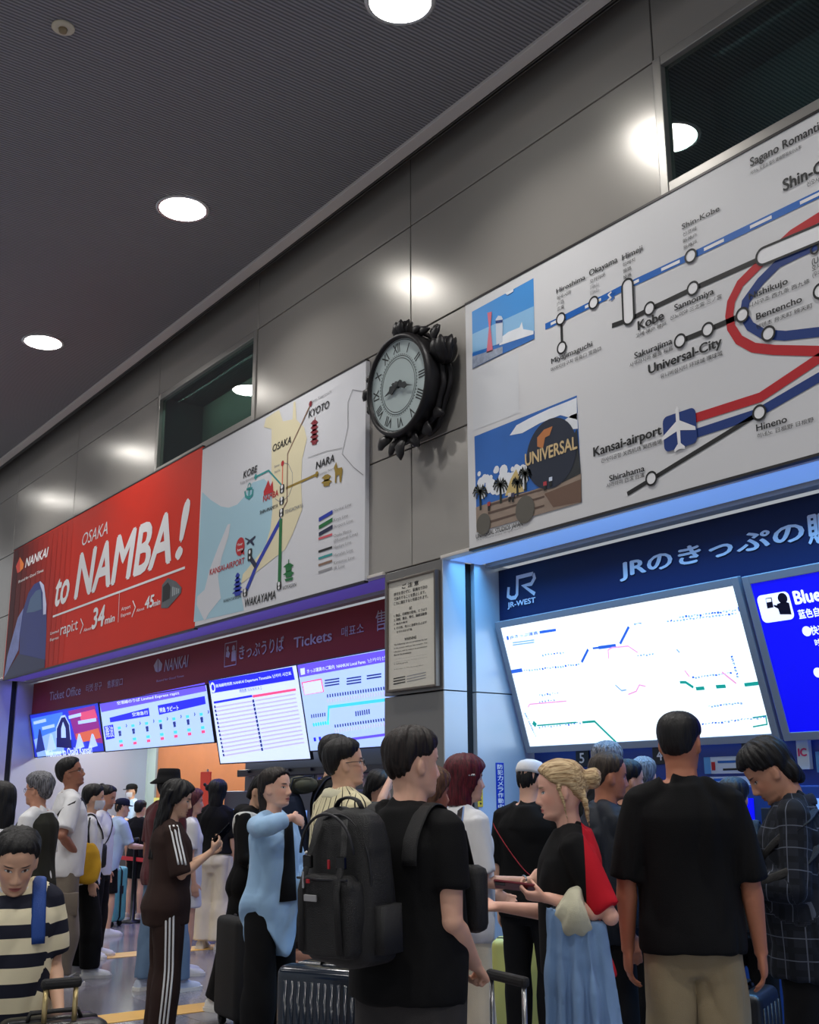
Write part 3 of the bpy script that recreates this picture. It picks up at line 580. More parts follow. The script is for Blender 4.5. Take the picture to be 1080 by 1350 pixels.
# ---- signs on the reveal beside the pillar
def reveal_sign(name, label, a, b, m, s, ink):
    x = PX1
    t = thing(name, label, 'sign', (x, (a[0]+b[0])/2, a[1])); part('plate', MB().bbox((x+.001,a[0],a[1]),(x+.006,b[0],b[1]), .002), m, t)
    P = Panel((x+.0062,0,0), (0,1,0), (0,0,1), (1,0,0), t); n = len(s) or 1; h = (b[1]-a[1]-.02)/n
    for i, c in enumerate(s): P.text(c, (a[0]+.014, b[1]-.01-h*(i+1)+h*.08), (b[0]-.014, b[1]-.01-h*i-h*.08), ink, 'lettering', 1, .03, fit='box', pix=False)
    if not s:
        for k in range(4): P.rect((a[0]+.018, a[1]+.02+k*.028), (b[0]-.018, a[1]+.034+k*.028), 'marks', ink, 1, pix=False)
    P.done()
reveal_sign('camera_notice', 'narrow blue sign of white vertical characters beside the fare map', (6.02,1.325), (6.105,1.70), mat('sign_blue', (20,60,180), .4), '防犯カメラ作動中', WINK)
reveal_sign('caution_plate', 'small yellow plate low on the pale reveal', (5.825,1.355), (5.878,1.492), mat('sign_yellow', (232,190,50), .4), '', INK)
# ------------------------------------------------------------------ fascia signs
def fascia(name, label, x0, x1, z0, z1, m, y=6.10):
    t = thing(name, label, 'sign', (x0, y, z0)); part('panel', MB().bbox((x0,y,z0),(x1,y+.06,z1), .004), m, t)
    return Panel((0,y-.001,0), (1,0,0), (0,0,1), (0,-1,0), t)
SGR = mat('fascia_grey_letters', (170,158,158), .5); SGW = mat('fascia_pale_letters', (206,208,220), .5)
P = fascia('ticket_office_sign', 'dark red fascia sign reading Ticket Office and Tickets above the screens', -19.0, PX0-.01, 2.76, 3.29, mat('fascia_red', (126,26,30), .5, spec=.3))
P.text('Ticket Office', zq(262,655), zq(430,572), SGR, bold=.005); P.text('티켓 창구', zq(455,612), zq(540,553), SGR, fit='box'); P.text('售票窗口', zq(567,590), zq(650,533), SGR, fit='box')
P.text('NANKAI', zq(868,502), zq(997,412), SGR, bold=.01, shear=.2, fit='box'); P.text('Bound for Good Times', zq(828,557), zq(972,517), SGR)
P.poly([zq(812,470), zq(833,432), zq(833,505), zq(820,500)], 'logo', SGR, 2); P.poly([zq(836,432), zq(858,462), zq(852,495), zq(836,505)], 'logo', SGR, 2)
z2 = Z(260,760,4.154)
a, b = P.px(*z2(150,495)), P.px(*z2(218,354)); P.line([a, (b[0],a[1]), b, (a[0],b[1])], .012, 'pictogram', SGR, 2, False, None, True)
P.disc(z2(200,392), .035, 'pictogram', SGR, 2); P.poly([z2(188,465), z2(190,415), z2(200,402), z2(212,405), z2(212,462)], 'pictogram', SGR, 2); P.disc(z2(168,395), .03, 'pictogram', SGR, 2); P.poly([z2(158,440), z2(160,412), z2(172,406), z2(182,420), z2(175,445)], 'pictogram', SGR, 2)
P.text('きっぷうりば', z2(232,455), z2(478,325), SGR, fit='box', bold=.015); P.text('Tickets', z2(532,392), z2(740,288), SGR, bold=.02); P.text('매표소', z2(793,335), z2(915,252), SGR, fit='box')
a = P.px(*z2(980,302)); P.text('售', a, (a[0]+.17, a[1]+.2), SGR, fit='box', pix=False)
P.done()
P = fascia('ticket_machine_sign', 'wide dark blue fascia sign with a white JR logo', PX1+.001, 6, 2.80, 3.29, mat('fascia_blue', (7,27,70), .5, spec=.3))
zj = Z(620,660,2.348)
P.text('JRのきっぷの', zj(468,250), zj(1030,62), SGW, bold=.035, fit='box')
P.text('販売', zj(1052,137), None, SGW, tl=zj(1050,43), bold=.035, fit='box', xs=.9)
jl = [zj(*q) for q in ((120,268),(118,296),(128,302),(140,300),(146,290),(147,238),(196,226))]
P.line(jl, .032, 'logo', SGW, 2); P.line([zj(196,226), zj(200,240), zj(190,258), zj(166,264), zj(201,289)], .032, 'logo', SGW, 2)
P.text('JR-WEST', zj(118,332), zj(203,298), SGW, bold=.03)
P.done()
# ------------------------------------------------------------------ ticket screens: tilted displays
def emat(name, c, s=1.): return mat('screen_'+name, c, .3, emit=s, spec=.3)
E_PALE, E_WHITE, E_BLUE, E_VIO, E_INK = emat('pale', (176,204,255), .95), emat('white', (206,222,255), 1.0), emat('blue', (30,34,226), .9), emat('violet', (104,84,240), .9), emat('ink', (40,60,150), .5)
E_RED, E_LAV, E_CYAN = emat('pink', (240,80,130), .9), emat('lavender', (196,190,240), .85), emat('cyan', (70,214,226), .9)
BEZ = mat('screen_bezel', (40,40,48), .4); HOUS = mat('screen_housing', (150,152,160), .4, .2)
def screen(name, label, cat, tl, br, slope, y0, m, bz=.014, bezel=None, zref=None, glow=None):
    "display whose top edge is at depth y0, tilted by slope (dy per dz)"
    V = nrm((0,-slope,1)); N = nrm(np.cross((1,0,0), V)); top = onplane(*tl, 1, y0)
    def hit(p): d = ray(*p); q = C0+d*(((top-C0)@N)/(d@N)); return q
    q = hit(br); h = (top-q)@V; w = q[0]-top[0]
    O = top - V*h; R = np.stack([(1,0,0), V, N], 1)
    t = thing(name, label, cat, tuple(O))
    part('display', MB().box((0,0,-.01),(w,h,0), R, O), m, t)
    f = MB()
    for a, b in (((-bz,-bz),(0,h+bz)), ((w,-bz),(w+bz,h+bz)), ((0,-bz),(w,0)), ((0,h),(w,h+bz))): f.bbox((a[0],a[1],-.03),(b[0],b[1],.008), .004, R, O)
    part('bezel', f, bezel or BEZ, t)
    Q = Panel(O, (1,0,0), V, N, t); Q.dcap = 5.2; Q.caps = {'Welcome to Osaka Kansai!':9, '難波':15, '特急 ラピート':6.5, '空港急行':5}; return Q, w, h
SL = .204
za = zq
P, w, h = screen('ticket_screen', 'small tilted screen showing a night city picture, leftmost above the counter', 'screen', (39.5,943), (137.5,990), SL, 6.06, emat('night_blue', (34,54,216), .75))
P.poly([za(165,750), za(330,715), za(330,930), za(200,960)], 'picture', emat('day_blue', (70,130,240), .8), 1)
P.poly([za(180,860), za(330,800), za(340,930), za(200,958)], 'picture', emat('pale_blue', (150,190,250), .8), 2)
P.poly([za(360,710), za(500,680), za(520,760), za(545,880), za(400,860)], 'picture', emat('dusk', (150,30,140), .7), 2); P.poly([za(420,720), za(500,700), za(515,745), za(430,760)], 'picture', emat('dusk_pink', (230,80,120), .8), 3)
P.poly([za(400,830), za(520,800), za(535,850), za(410,880)], 'picture', emat('city_light', (220,100,70), .8), 3)
P.poly([za(300,900), za(300,800), za(325,740), za(345,735), za(368,780), za(378,880), za(380,905)], 'picture', emat('train_dark', (16,16,96), .6), 4); P.line([za(300,850), za(300,800), za(325,740), za(345,735), za(368,780), za(376,860)], .03, 'picture', E_PALE, 5)
P.poly([za(325,800), za(335,765), za(348,800), za(350,850), za(325,850)], 'picture', E_PALE, 5)
for x in (212, 270, 420, 490): P.poly([za(x-22,930-(x-212)*.08), za(x-4,830 if x > 212 else 805), za(x+4,830 if x > 212 else 805), za(x+28,915-(x-212)*.08)], 'picture', E_PALE if x > 230 else E_INK, 5)
P.text('Welcome to Osaka Kansai!', za(245,952), za(487,905), E_WHITE, lay=6, bold=.03, fit='box')
for a, b in (((180,778),(245,752)), ((225,805),(290,782)), ((365,748),(430,722)), ((415,780),(510,745))): P.line([za(a[0],(a[1]+b[1])/2+8), za(b[0],(a[1]+b[1])/2-8)], .05, 'lettering', E_PALE, 6)
P.done()
P, w, h = screen('ticket_screen', 'tilted screen with a violet header and rows of departure tiles, second from the left', 'screen', (131.5,928), (283,978), SL, 6.06, E_PALE)
P.poly([(131.5,928), (270,900), (272.5,911), (134,939)], 'header', E_VIO, 1)
P.text('空港線のりば Limited Express rapi:t', zq(620,680), zq(945,608), E_WHITE, lay=2, fit='box', bold=.02)
P.poly([zq(578,745), zq(785,692), zq(790,735), zq(582,770)], 'row', E_BLUE, 1); P.poly([zq(832,680), zq(1080,630), zq(1086,672), zq(840,730)], 'row', E_BLUE, 1)
P.text('特急 ラピート', zq(845,718), zq(940,672), E_WHITE, lay=2, bold=.03, fit='box'); P.text('空港急行', zq(700,738), zq(780,706), E_WHITE, lay=2, bold=.02, fit='box')
P.poly([zq(548,790), zq(597,780), zq(606,852), zq(560,862)], 'row', E_BLUE, 1); P.text('難波', zq(562,850), zq(596,790), E_WHITE, lay=2, fit='box')
for i in range(7):
    x = 630+i*72; y = 800-i*12
    for dy, ww, m in ((0,16,E_CYAN), (22,14,E_INK), (36,12,E_INK), (70,18,E_CYAN), (92,18,E_RED)): P.line([zq(x-ww/2+dy*.12,y+dy), zq(x+ww/2+dy*.12,y+dy-3)], .035, 'fare_marks', m, 2)
    P.line([zq(x+35,y-22), zq(x+40,y-14), zq(x+36,y-6)], .015, 'fare_marks', E_INK, 2)
P.done()
P, w, h = screen('ticket_screen', 'tilted screen with a blue header and a striped timetable, third from the left', 'screen', (275.5,898), (410,1000), SL, 6.06, E_WHITE)
P.poly([(275.5,898), (385.5,879), (389,896), (280,914)], 'header', E_BLUE, 1)
P.ring(z2(87,608), .05, .025, 'lettering', E_WHITE, 2); P.text('南海線時刻表 NANKAI Departure Timetable 난카이 시간표', z2(105,612), z2(516,528), E_WHITE, lay=2, fit='box', bold=.02)
P.poly([z2(90,685), z2(300,648), z2(304,660), z2(93,697)], 'row', E_BLUE, 1); P.poly([z2(303,650), z2(540,612), z2(543,625), z2(306,664)], 'row', E_RED, 1)
for k in range(13):
    y = 705+k*22; x = 98+k*4; P.poly([z2(x,y+8), z2(x+205,y-27), z2(x+206,y-18), z2(x+1,y+17)], 'row', E_LAV, 1); P.poly([z2(x+220,y-29), z2(x+442,y-66), z2(x+443,y-57), z2(x+221,y-20)], 'row', E_LAV, 1)
    P.line([z2(x+206,y-22), z2(x+216,y-24)], .035, 'row', E_INK, 2); P.line([z2(x-4,y+10), z2(x+4,y+8)], .03, 'row', E_INK, 2)
P.text('時刻表 ＮＡＮＫＡＩ', z2(235,638), z2(355,612), E_INK, lay=2, fit='box')
P.done()
P, w, h = screen('ticket_screen', 'tilted screen with a fare diagram and a cyan line, beside the pillar', 'screen', (392,877), (530,982), SL, 6.06, E_PALE)
P.poly([(392,877), (520,855), (524,870), (395,893)], 'header', E_VIO, 1); P.text('きっぷ運賃のご案内  NANKAI Local Fares', z2(605,530), z2(922,462), E_WHITE, lay=2, fit='box', bold=.02); P.text('난카이선', z2(938,472), z2(1030,438), E_WHITE, lay=2, fit='box')
P.poly([z2(565,505), z2(590,500), z2(592,535), z2(570,540)], 'lettering', E_WHITE, 2)
P.poly([z2(572,580), z2(682,558), z2(695,632), z2(588,650)], 'notice_block', E_RED, 1)
for k in range(4): P.line([z2(580+k*3,592+k*16), z2(680+k*3,574+k*16)], .03, 'notice_block', E_WHITE, 2)
P.line([z2(717,812), z2(722,715), z2(1060,672)], .03, 'route_line', E_CYAN, 2); P.line([z2(735,905), z2(1060,862)], .025, 'route_line', E_VIO, 2)
for k in range(24):
    x = 715+k*14; y = 645-k*1.9
    P.line([z2(x,y), z2(x+1,y+18)], .022, 'fare_marks', E_INK, 2); P.line([z2(x,y+26), z2(x+3,y+46)], .018, 'fare_marks', E_LAV, 2)
    if x > 745: P.line([z2(x,y+172), z2(x+1,y+188)], .022, 'fare_marks', E_INK, 2); P.line([z2(x,y+196), z2(x+3,y+216)], .018, 'fare_marks', E_LAV, 2)
for k in range(7):
    P.line([z2(628+k*12,755-k*1.6), z2(629+k*12,775-k*1.6)], .02, 'fare_marks', E_INK, 2); P.disc(z2(640+k*13,812-k*2), .02, 'fare_marks', E_CYAN, 2); P.line([z2(870+k*12,738-k*2), z2(872+k*12,765-k*2)], .02, 'fare_marks', E_INK, 2)
for k in range(3): P.line([z2(640+k*28,893-k*4), z2(652+k*28,891-k*4)], .04, 'fare_marks', E_BLUE, 2)
for x0, y0, n in ((700,570,3), (820,560,3), (930,545,2)):
    for k in range(n): P.line([z2(x0,y0+k*15), z2(x0+80,y0-12+k*15)], .014, 'lettering', E_INK, 2)
P.done()
t = thing('screen_rail', 'dark housing rail under the ticket screens', 'rail', (-19,6.25,1.9))
part('rail', MB().bbox((-11.98,6.30,1.66),(PX0-.02,6.38,1.74), .01), BEZ, t)
for k in range(9): part('bracket', MB().box((-11.7+k*.46,6.27,1.70),(-11.66+k*.46,6.45,1.73)), BEZ, t)
# ---- fare map light box and blue display
JS = .30; LBX = mat('screen_fare_white', (244,252,255), .4, emit=1.0)
E_LINE, E_TEAL, E_PINK = emat('line_blue', (40,90,190), 1.), emat('line_teal', (20,140,130), 1.), emat('line_pink', (230,160,200), .9); E_DOT = emat('dot', (150,180,215), .75)
P, w, h = screen('fare_map_display', 'big glowing white fare map in a grey frame under the JR sign', 'screen', (660.5,828), (1018,967), JS, 6.04, LBX, .055, HOUS)
P.text('JRきっぷ運賃', zj(125,430), zj(212,416), E_LINE, lay=2, bold=.02, fit='box'); P.poly([zj(113,420), zj(119,418), zj(121,430), zj(115,432)], 'lettering', E_LINE, 2); P.poly([zj(215,403), zj(266,396), zj(267,404), zj(216,412)], 'lettering', E_LINE, 2)
def L(pts, w, m): P.line([zj(*q) for q in pts], w, 'route_line', m, 2)
L([(126,530),(162,524)], .03, E_LINE); L([(346,500),(366,460)], .02, E_LINE); L([(380,457),(398,455)], .015, E_LINE); L([(398,455),(452,448)], .025, E_LINE); L([(465,443),(492,390)], .02, E_LINE)
L([(650,562),(668,562),(692,578)], .02, E_TEAL); L([(700,582),(726,580)], .025, E_TEAL); L([(762,576),(792,574)], .025, E_TEAL); L([(850,570),(902,564)], .025, E_TEAL); L([(830,336),(842,334)], .03, E_LINE)
L([(348,686),(386,683),(455,750)], .018, E_TEAL); L([(195,686),(205,696)], .04, E_TEAL); L([(208,696),(330,686)], .012, E_TEAL)
L([(780,530),(825,566)], .015, E_PINK); L([(430,490),(428,462),(440,455),(490,450),(520,470)], .012, E_PINK); L([(450,570),(470,588),(485,585)], .012, E_DOT); L([(490,600),(515,590),(525,570),(545,575)], .012, E_PINK); L([(180,640),(185,630),(300,620)], .012, E_PINK)
L([(640,460),(650,470)], .012, E_DOT); L([(875,672),(916,666),(920,692),(876,700)], .01, E_TEAL); L([(665,525),(680,545)], .012, E_PINK)
rr = random.Random(3)
for x0, y0, dx, n in ((168,524,8,22), (612,372,10,22), (650,358,9,20), (520,478,9,6), (215,600,8,8), (690,545,9,14), (720,690,10,20), (215,620,9,6), (740,635,9,12), (810,480,2,10), (170,655,3,12), (215,700,9,15), (225,475,9,8), (510,380,6,4)):
    for k in range(n):
        x = x0+k*dx; y = y0-k*dx*.12+(rr.random()-.5)*3+(k*7 if dx < 4 else 0)
        P.line([zj(x,y), zj(x+rr.uniform(.5,3),y+rr.uniform(2,7))], .018, 'station_marks', E_DOT if rr.random() < .75 else E_LINE, 2)
for y in (440, 447): P.line([zj(132,y), zj(200,y-9)], .012, 'lettering', E_DOT, 2)
P.done()
EB = emat('deep_blue', (12,14,222), .85); EBW = emat('blue_white', (226,232,255), 1.0)
P, w, h = screen('blue_display', 'vivid blue information display with a pictogram at the right edge', 'screen', (990,770), (1330,950), JS, 6.04, EB, .055, HOUS)
a, b = P.px(*zj(908,380)), P.px(*zj(984,279))
P.rect(a, b, 'pictogram', EBW, 1, .035, False)
PI = emat('picto_ink', (10,12,40), .2)
P.poly([zj(915,302), zj(934,299), zj(940,330), zj(921,334)], 'pictogram', PI, 2); P.poly([zj(917,304), zj(932,302), zj(934,312), zj(919,315)], 'pictogram', EBW, 3)
P.disc(zj(968,302), .035, 'pictogram', PI, 2); P.poly([zj(960,352), zj(950,320), zj(972,312), zj(988,316), zj(996,352)], 'pictogram', PI, 2); P.poly([zj(955,335), zj(942,328), zj(940,322), zj(958,325)], 'pictogram', PI, 2)
P.text('Blue', zj(1010,320), None, EBW, tl=zj(1006,278), bold=.04, xs=.95); P.text('蓝色自动售票机', zj(1022,366), None, EBW, tl=zj(1018,338), bold=.03, fit='box')
for c in (zj(1043,404), zj(1078,532)): P.disc(c, .032, 'bullet', EBW, 2)
P.text('快速', zj(1060,416), None, EBW, tl=zj(1057,388), bold=.03, fit='box'); P.text('时刻', zj(1072,450), None, EBW, tl=zj(1070,428), bold=.02, fit='box')
P.done()
# ------------------------------------------------------------------ ticket machines under the blue sign
MBL = mat('machine_blue', (30,66,150), .4); MGR = mat('machine_silver', (36,66,132), .35, .2); POST = mat('poster_paper', (206,222,236), .5); PBL = mat('poster_blue', (90,160,220), .5)
for k in range(6):
    x = -6.5+k*.8; t = thing('ticket_machine', ['silver and blue ticket machine nearest the pillar, under plate 5', 'silver and blue ticket machine under plate 4', 'silver and blue ticket machine behind the tall man in black, lit blue screen', 'silver and blue ticket machine behind the man in plaid', 'ticket machine beyond the right edge of the frame', 'ticket machine farthest beyond the right edge'][k], 'ticket machine', (x,6.45,0), 0, 'ticket machines')
    part('body', MB().bbox((x-.38,6.20,0),(x+.38,6.449,.98), .02).bbox((x-.38,6.30,.98),(x+.38,6.449,1.5), .01), MGR, t)
    part('display', MB().box((x-.20,6.292,1.08),(x+.16,6.299,1.42)), EB if k == 2 else emat('machine_pale', (130,170,235), .6), t)
    part('coin_slot', MB().bbox((x+.22,6.285,1.2),(x+.32,6.299,1.36), .004), BEZ, t); part('ticket_tray', MB().bbox((x-.2,6.19,.72),(x+.2,6.205,.86), .004), BEZ, t)
    d = thing('number_plate', 'small black plate numbered %d over the ticket machines' % (5-k if k < 5 else 0) if k < 5 else 'small black plate at the far right of the machines', 'plate', (x+.06,6.45,1.68), 0, 'machine number plates')
    part('plate', MB().bbox((x-.01,6.435,1.66),(x+.13,6.449,1.80), .003), mat('plate_black', (24,28,36), .4), d)
    if k < 2:
        P = Panel((0,6.434,0), (1,0,0), (0,0,1), (0,-1,0), d); P.text('54'[k], (x+.035,1.69), (x+.085,1.77), WINK, 'lettering', 1, .02, pix=False); P.done()
def poster(name, label, x0, x1, z0, z1, m, marks):
    t = thing(name, label, 'poster', (x0,6.45,z0)); part('sheet', MB().box((x0,6.44,z0),(x1,6.449,z1)), m, t)
    P = Panel((0,6.439,0), (1,0,0), (0,0,1), (0,-1,0), t)
    for a, b, c in marks: P.rect((x0+(x1-x0)*a[0], z0+(z1-z0)*a[1]), (x0+(x1-x0)*b[0], z0+(z1-z0)*b[1]), 'print', c, 1, 0, False)
    P.done()
poster('poster', 'pale blue banner poster between the tall man and the man in plaid', -5.24, -4.84, 1.585, 1.70, POST, [((0,0),(.14,1),PBL), ((.84,0),(1,1),PBL), ((.3,.62),(.85,.76),LBLUE), ((.4,.18),(.7,.3),INK), ((.16,.2),(.24,.7),RED)])
poster('poster', 'white paper poster under the pale blue banner', -5.2, -4.86, 1.505, 1.565, POST, [((.1,.5),(.5,.8),LBLUE), ((.1,.15),(.9,.3),GREYINK)])
poster('poster', 'blue and white banner poster at the right edge', -4.34, -3.9, 1.58, 1.71, POST, [((0,0),(.2,1),PBL), ((.3,.5),(.9,.7),LBLUE), ((.1,.1),(.5,.35),RED)])
t = thing('card_sign', 'narrow white sign with a pink mark under the blue display', 'sign', (-4.42,6.4,1.6)); part('plate', MB().bbox((-4.46,6.41,1.60),(-4.37,6.449,1.79), .004), POST, t)
P = Panel((0,6.409,0), (1,0,0), (0,0,1), (0,-1,0), t); P.text('IC', (-4.445,1.685), (-4.385,1.735), mat('ic_pink', (210,40,110), .4), 'lettering', 1, .05, pix=False); P.done()
# ------------------------------------------------------------------ counter and machines under the left screens
t = thing('service_counter', 'dark fronted ticket counter with a white top under the left screens', 'counter', (-15.5,6.5,0))
part('front', MB().bbox((-18.94,6.2,0),(-12.06,6.26,1.0), .005).box((-18.94,6.26,.1),(-12.06,6.6,1.0)), mat('counter_dark', (66,56,54), .4), t); part('top', MB().bbox((-18.94,6.15,1.0),(-12.06,6.75,1.04), .01), mat('counter_top', (220,222,222), .35), t)
part('kick_panel', MB().box((-18.94,6.19,0),(-12.06,6.205,.1)), mat('kick_black', (20,20,22), .5), t)
for k, (x, lab) in enumerate(((-15.9,'small white paper stand on the counter near the clerk'), (-14.9,'cream tray of slips on the counter beside the bucket hat'))):
    t = thing('slip_tray', lab, 'tray', (x,6.35,1.04)); part('tray', MB().bbox((x-.14,6.24,1.04),(x+.14,6.44,1.07), .008), WHT, t); part('slips', MB().bbox((x-.1,6.27,1.07),(x+.1,6.41,1.11), .004), mat('slip_cream', (226,220,190), .6), t)
t = thing('notice_sheet', 'small yellow and white sheet on the partition behind the clerk', 'notice', (-17.6,8.08,1.5)); part('sheet', MB().box((-18.32,8.07,1.16),(-17.95,8.09,1.42)), mat('sheet_yellow', (236,222,120), .6), t); part('print', MB().box((-18.27,8.066,1.22),(-18.0,8.07,1.27)), GREYINK, t)
t = thing('belt_barrier', 'red belt queue barrier in front of the ticket counter', 'barrier', (-13.6,5.62,0))
for x in (-15.2,-13.2,-11.2):
    p = part('post', MB().lathe([(.001,0),(.16,0),(.16,.012),(.03,.03),(.03,.9),(.035,.9),(.035,.96),(.001,.965)], (x,5.62,0), k=20), mat('post_black', (30,30,32), .35, .5), t, True)
part('belt', MB().box((-15.2,5.615,.69),(-13.2,5.622,.735)).box((-13.2,5.615,.69),(-11.2,5.622,.735)), mat('belt_red', (206,24,44), .5), t)
for k in range(3):
    x = -11.4+k*1.15; t = thing('ticket_machine', ['grey ticket machine with leaflets, left end under the timetable screen', 'grey ticket machine with leaflets, middle under the timetable screen', 'grey ticket machine next to the pillar'][k], 'ticket machine', (x,6.4,0), 0, 'grey ticket machines')
    part('body', MB().bbox((x-.5,6.1,0),(x+.5,6.41,1.5), .02), mat('machine_grey_body', (70,72,78), .4, .3), t); part('display', MB().box((x-.3,6.09,1.0),(x+.2,6.099,1.3)), emat('machine_pale', (130,170,235), .6), t)
    part('ticket_tray', MB().bbox((x-.2,6.08,.72),(x+.2,6.1,.86), .004), BEZ, t)
    for j in range(3):
        q = thing('leaflet', 'small pale leaflet stuck up over the grey ticket machines', 'leaflet', (x-.3+j*.28,6.42,1.55), 0, 'leaflets over the machines')
        part('sheet', MB().box((x-.4+j*.28,6.41,1.53),(x-.19+j*.28,6.419,1.66)), mat('leaflet_%d' % ((j+k) % 3), ((190,190,200),(150,160,180),(196,170,180))[(j+k) % 3], .6), q)
        part('print', MB().box((x-.38+j*.28,6.408,1.61),(x-.22+j*.28,6.41,1.635)), E_INK if j == 1 else GREYINK, q)
t = thing('red_flag_banner', 'orange red banner standing between the wood panel and the timetable screen', 'banner', (-12.2,6.0,0)); part('cloth', MB().bbox((-12.28,5.98,.9),(-12.03,6.0,1.72), .004), mat('banner_red', (232,70,40), .6), t); part('pole', MB().tube([(-12.155,6.01,0),(-12.155,6.01,1.75)], .012), FRM, t); part('base', MB().lathe([(.001,0),(.13,0),(.13,.015),(.001,.02)], (-12.155,6.01,0)), FRM, t)
# ------------------------------------------------------------------ the clock
IRON = mat('clock_iron', (30,28,30), .45, .4, bump=.15, bscale=60); FACE = mat('clock_face', (178,192,192), .35); CI = mat('clock_ink', (28,34,36), .5)
cc = np.array([-7.26,5.24,4.852]); RC = .44; tilt = np.array([0,-1.,-.06]); tilt /= np.linalg.norm(tilt)
t = thing('wall_clock', 'round black iron clock with roman numerals and cast flowers', 'clock', (cc[0],5.5,cc[2]))
part('case', MB().lathe([(.001,-.27),(.40,-.27),(.44,-.22),(.455,-.05),(.455,.0),(.44,.03),(.415,.035),(.405,.02),(.405,-.005),(.001,-.006)], cc, tilt, 56), IRON, t, True)
CU = np.array([1.,0,0]); CV = nrm(np.cross(tilt, CU)); CV = CV if CV[2] > 0 else -CV
fp = part('face', MB().lathe([(.001,-.004),(.404,-.004),(.404,.001),(.001,.001)], cc, tilt, 56), FACE, t)
P = Panel(cc+tilt*.001, CU, CV, tilt, t)
for r, wd in ((.255,.006), (.235,.006), (.395,.006)): P.ring((0,0), r, wd, 'track', CI, 1, False, 64)
for k in range(60): q = math.radians(6*k); P.disc((.268*math.sin(q), .268*math.cos(q)), .0055, 'track', CI, 1, False, 6)
for k, s in enumerate(('XII','I','II','III','IIII','V','VI','VII','VIII','IX','X','XI')):
    q = math.radians(30*k); v, f = glyphs(s, .015); v = v.copy(); c0 = (v.min(0)+v.max(0))/2; v = v-c0; hs = .085/np.ptp(v[:,1]); ws = min(.10/np.ptp(v[:,0]), hs*.8)
    R2 = np.array([[math.cos(q), math.sin(q)], [-math.sin(q), math.cos(q)]]); pts = (v[:,:2]*np.array([ws,hs]))@R2.T + .33*np.array([math.sin(q), math.cos(q)])
    P.put(pts, f, 'numerals', CI, 1)
P.done()
def hand(q, L, w, name, off):
    q = math.radians(q); d = CU*math.sin(q)+CV*math.cos(q); s = CU*math.cos(q)-CV*math.sin(q)
    pts = [(0,-.07),(w*.8,-.05),(w*.5,.02),(w*1.5,L*.5),(w*.4,L*.62),(0,L),(-w*.4,L*.62),(-w*1.5,L*.5),(-w*.5,.02),(-w*.8,-.05)]
    part(name, MB().prism(pts, .006, cc+tilt*off, s, d, tilt), CI, t)
hand(255, .20, .028, 'hour_hand', .012); hand(107, .245, .02, 'minute_hand', .022)
part('hub', MB().lathe([(.001,.0),(.03,.0),(.03,.03),(.001,.034)], cc, tilt, 16), CI, t)
def cp(q, r, d=0.): q = math.radians(q); return cc + CU*r*math.sin(q) + CV*r*math.cos(q) + tilt*d
def leaf(mb, a, b, w, thick=.02, bend=.04):
    a, b = np.asarray(a, float), np.asarray(b, float); mid = (a+b)/2 + tilt*bend
    mb.tube([a, a*.6+mid*.4, mid, mid*.4+b*.6, b], [(w*.25,thick),(w*.8,thick),(w,thick),(w*.7,thick),(w*.06,thick*.4)], 10, side=np.cross(nrm(b-a), tilt))
def flower(q, r, s, d):
    o = part('flower', MB().ell(cp(q,r,d), (s*.8,s*.8,s*.95)), IRON, t, True)
    m = MB()
    for k in range(6): qq = 2*math.pi*k/6; c = cp(q,r,d); leaf(m, c-CV*s*.9+CU*.03*math.cos(qq), c + (CU*math.cos(qq)+tilt*math.sin(qq))*s*.75 + CV*s*.85, s*.62, s*.2, .05)
    link('petals', m.mesh('petals', loc_of(t)), IRON, o, True)
flower(3, .50, .095, -.08); flower(72, .545, .125, -.12)
lm = MB()
for a, b, w in ((cp(60,.46,-.1),cp(56,.66,-.05),.05), (cp(50,.46,-.15),cp(48,.62,-.1),.045), (cp(30,.46,-.1),cp(46,.56,-.06),.04), (cp(20,.45,-.1),cp(36,.53,-.04),.04)): leaf(lm, a, b, w)
for a, b, w in ((cp(-75,.44,-.05),cp(-88,.56,-.02),.05), (cp(-62,.44,-.08),cp(-70,.53,-.02),.035), (cp(-95,.45,-.08),cp(-102,.53,-.04),.035)): leaf(lm, a, b, w)
for a, b, w in ((cp(205,.44,-.05),cp(214,.60,0),.06), (cp(190,.44,-.08),cp(200,.62,-.02),.05), (cp(180,.44,-.05),cp(182,.66,0),.07), (cp(168,.44,-.08),cp(162,.62,-.04),.06), (cp(150,.45,-.1),cp(146,.62,-.06),.06), (cp(135,.45,-.12),cp(128,.60,-.1),.05)): leaf(lm, a, b, w)
part('leaves', lm, IRON, t, True)
vm = MB().tube([cp(q, .47+.012*math.sin(q*.2), -.12) for q in range(60, 215, 6)], .028, 8).tube([cp(q, .50+.02*math.cos(q*.13), -.16) for q in range(75, 165, 6)], .024, 8).tube([cp(q,.46,-.12) for q in range(-110,-50,6)], .018, 8).tube([cp(q,.47,-.14) for q in range(0,70,6)], .02, 8)
part('vine', vm, IRON, t, True)
part('mount', MB().lathe([(.2,-.36),(.2,-.2)], cc, tilt, 20), IRON, t)
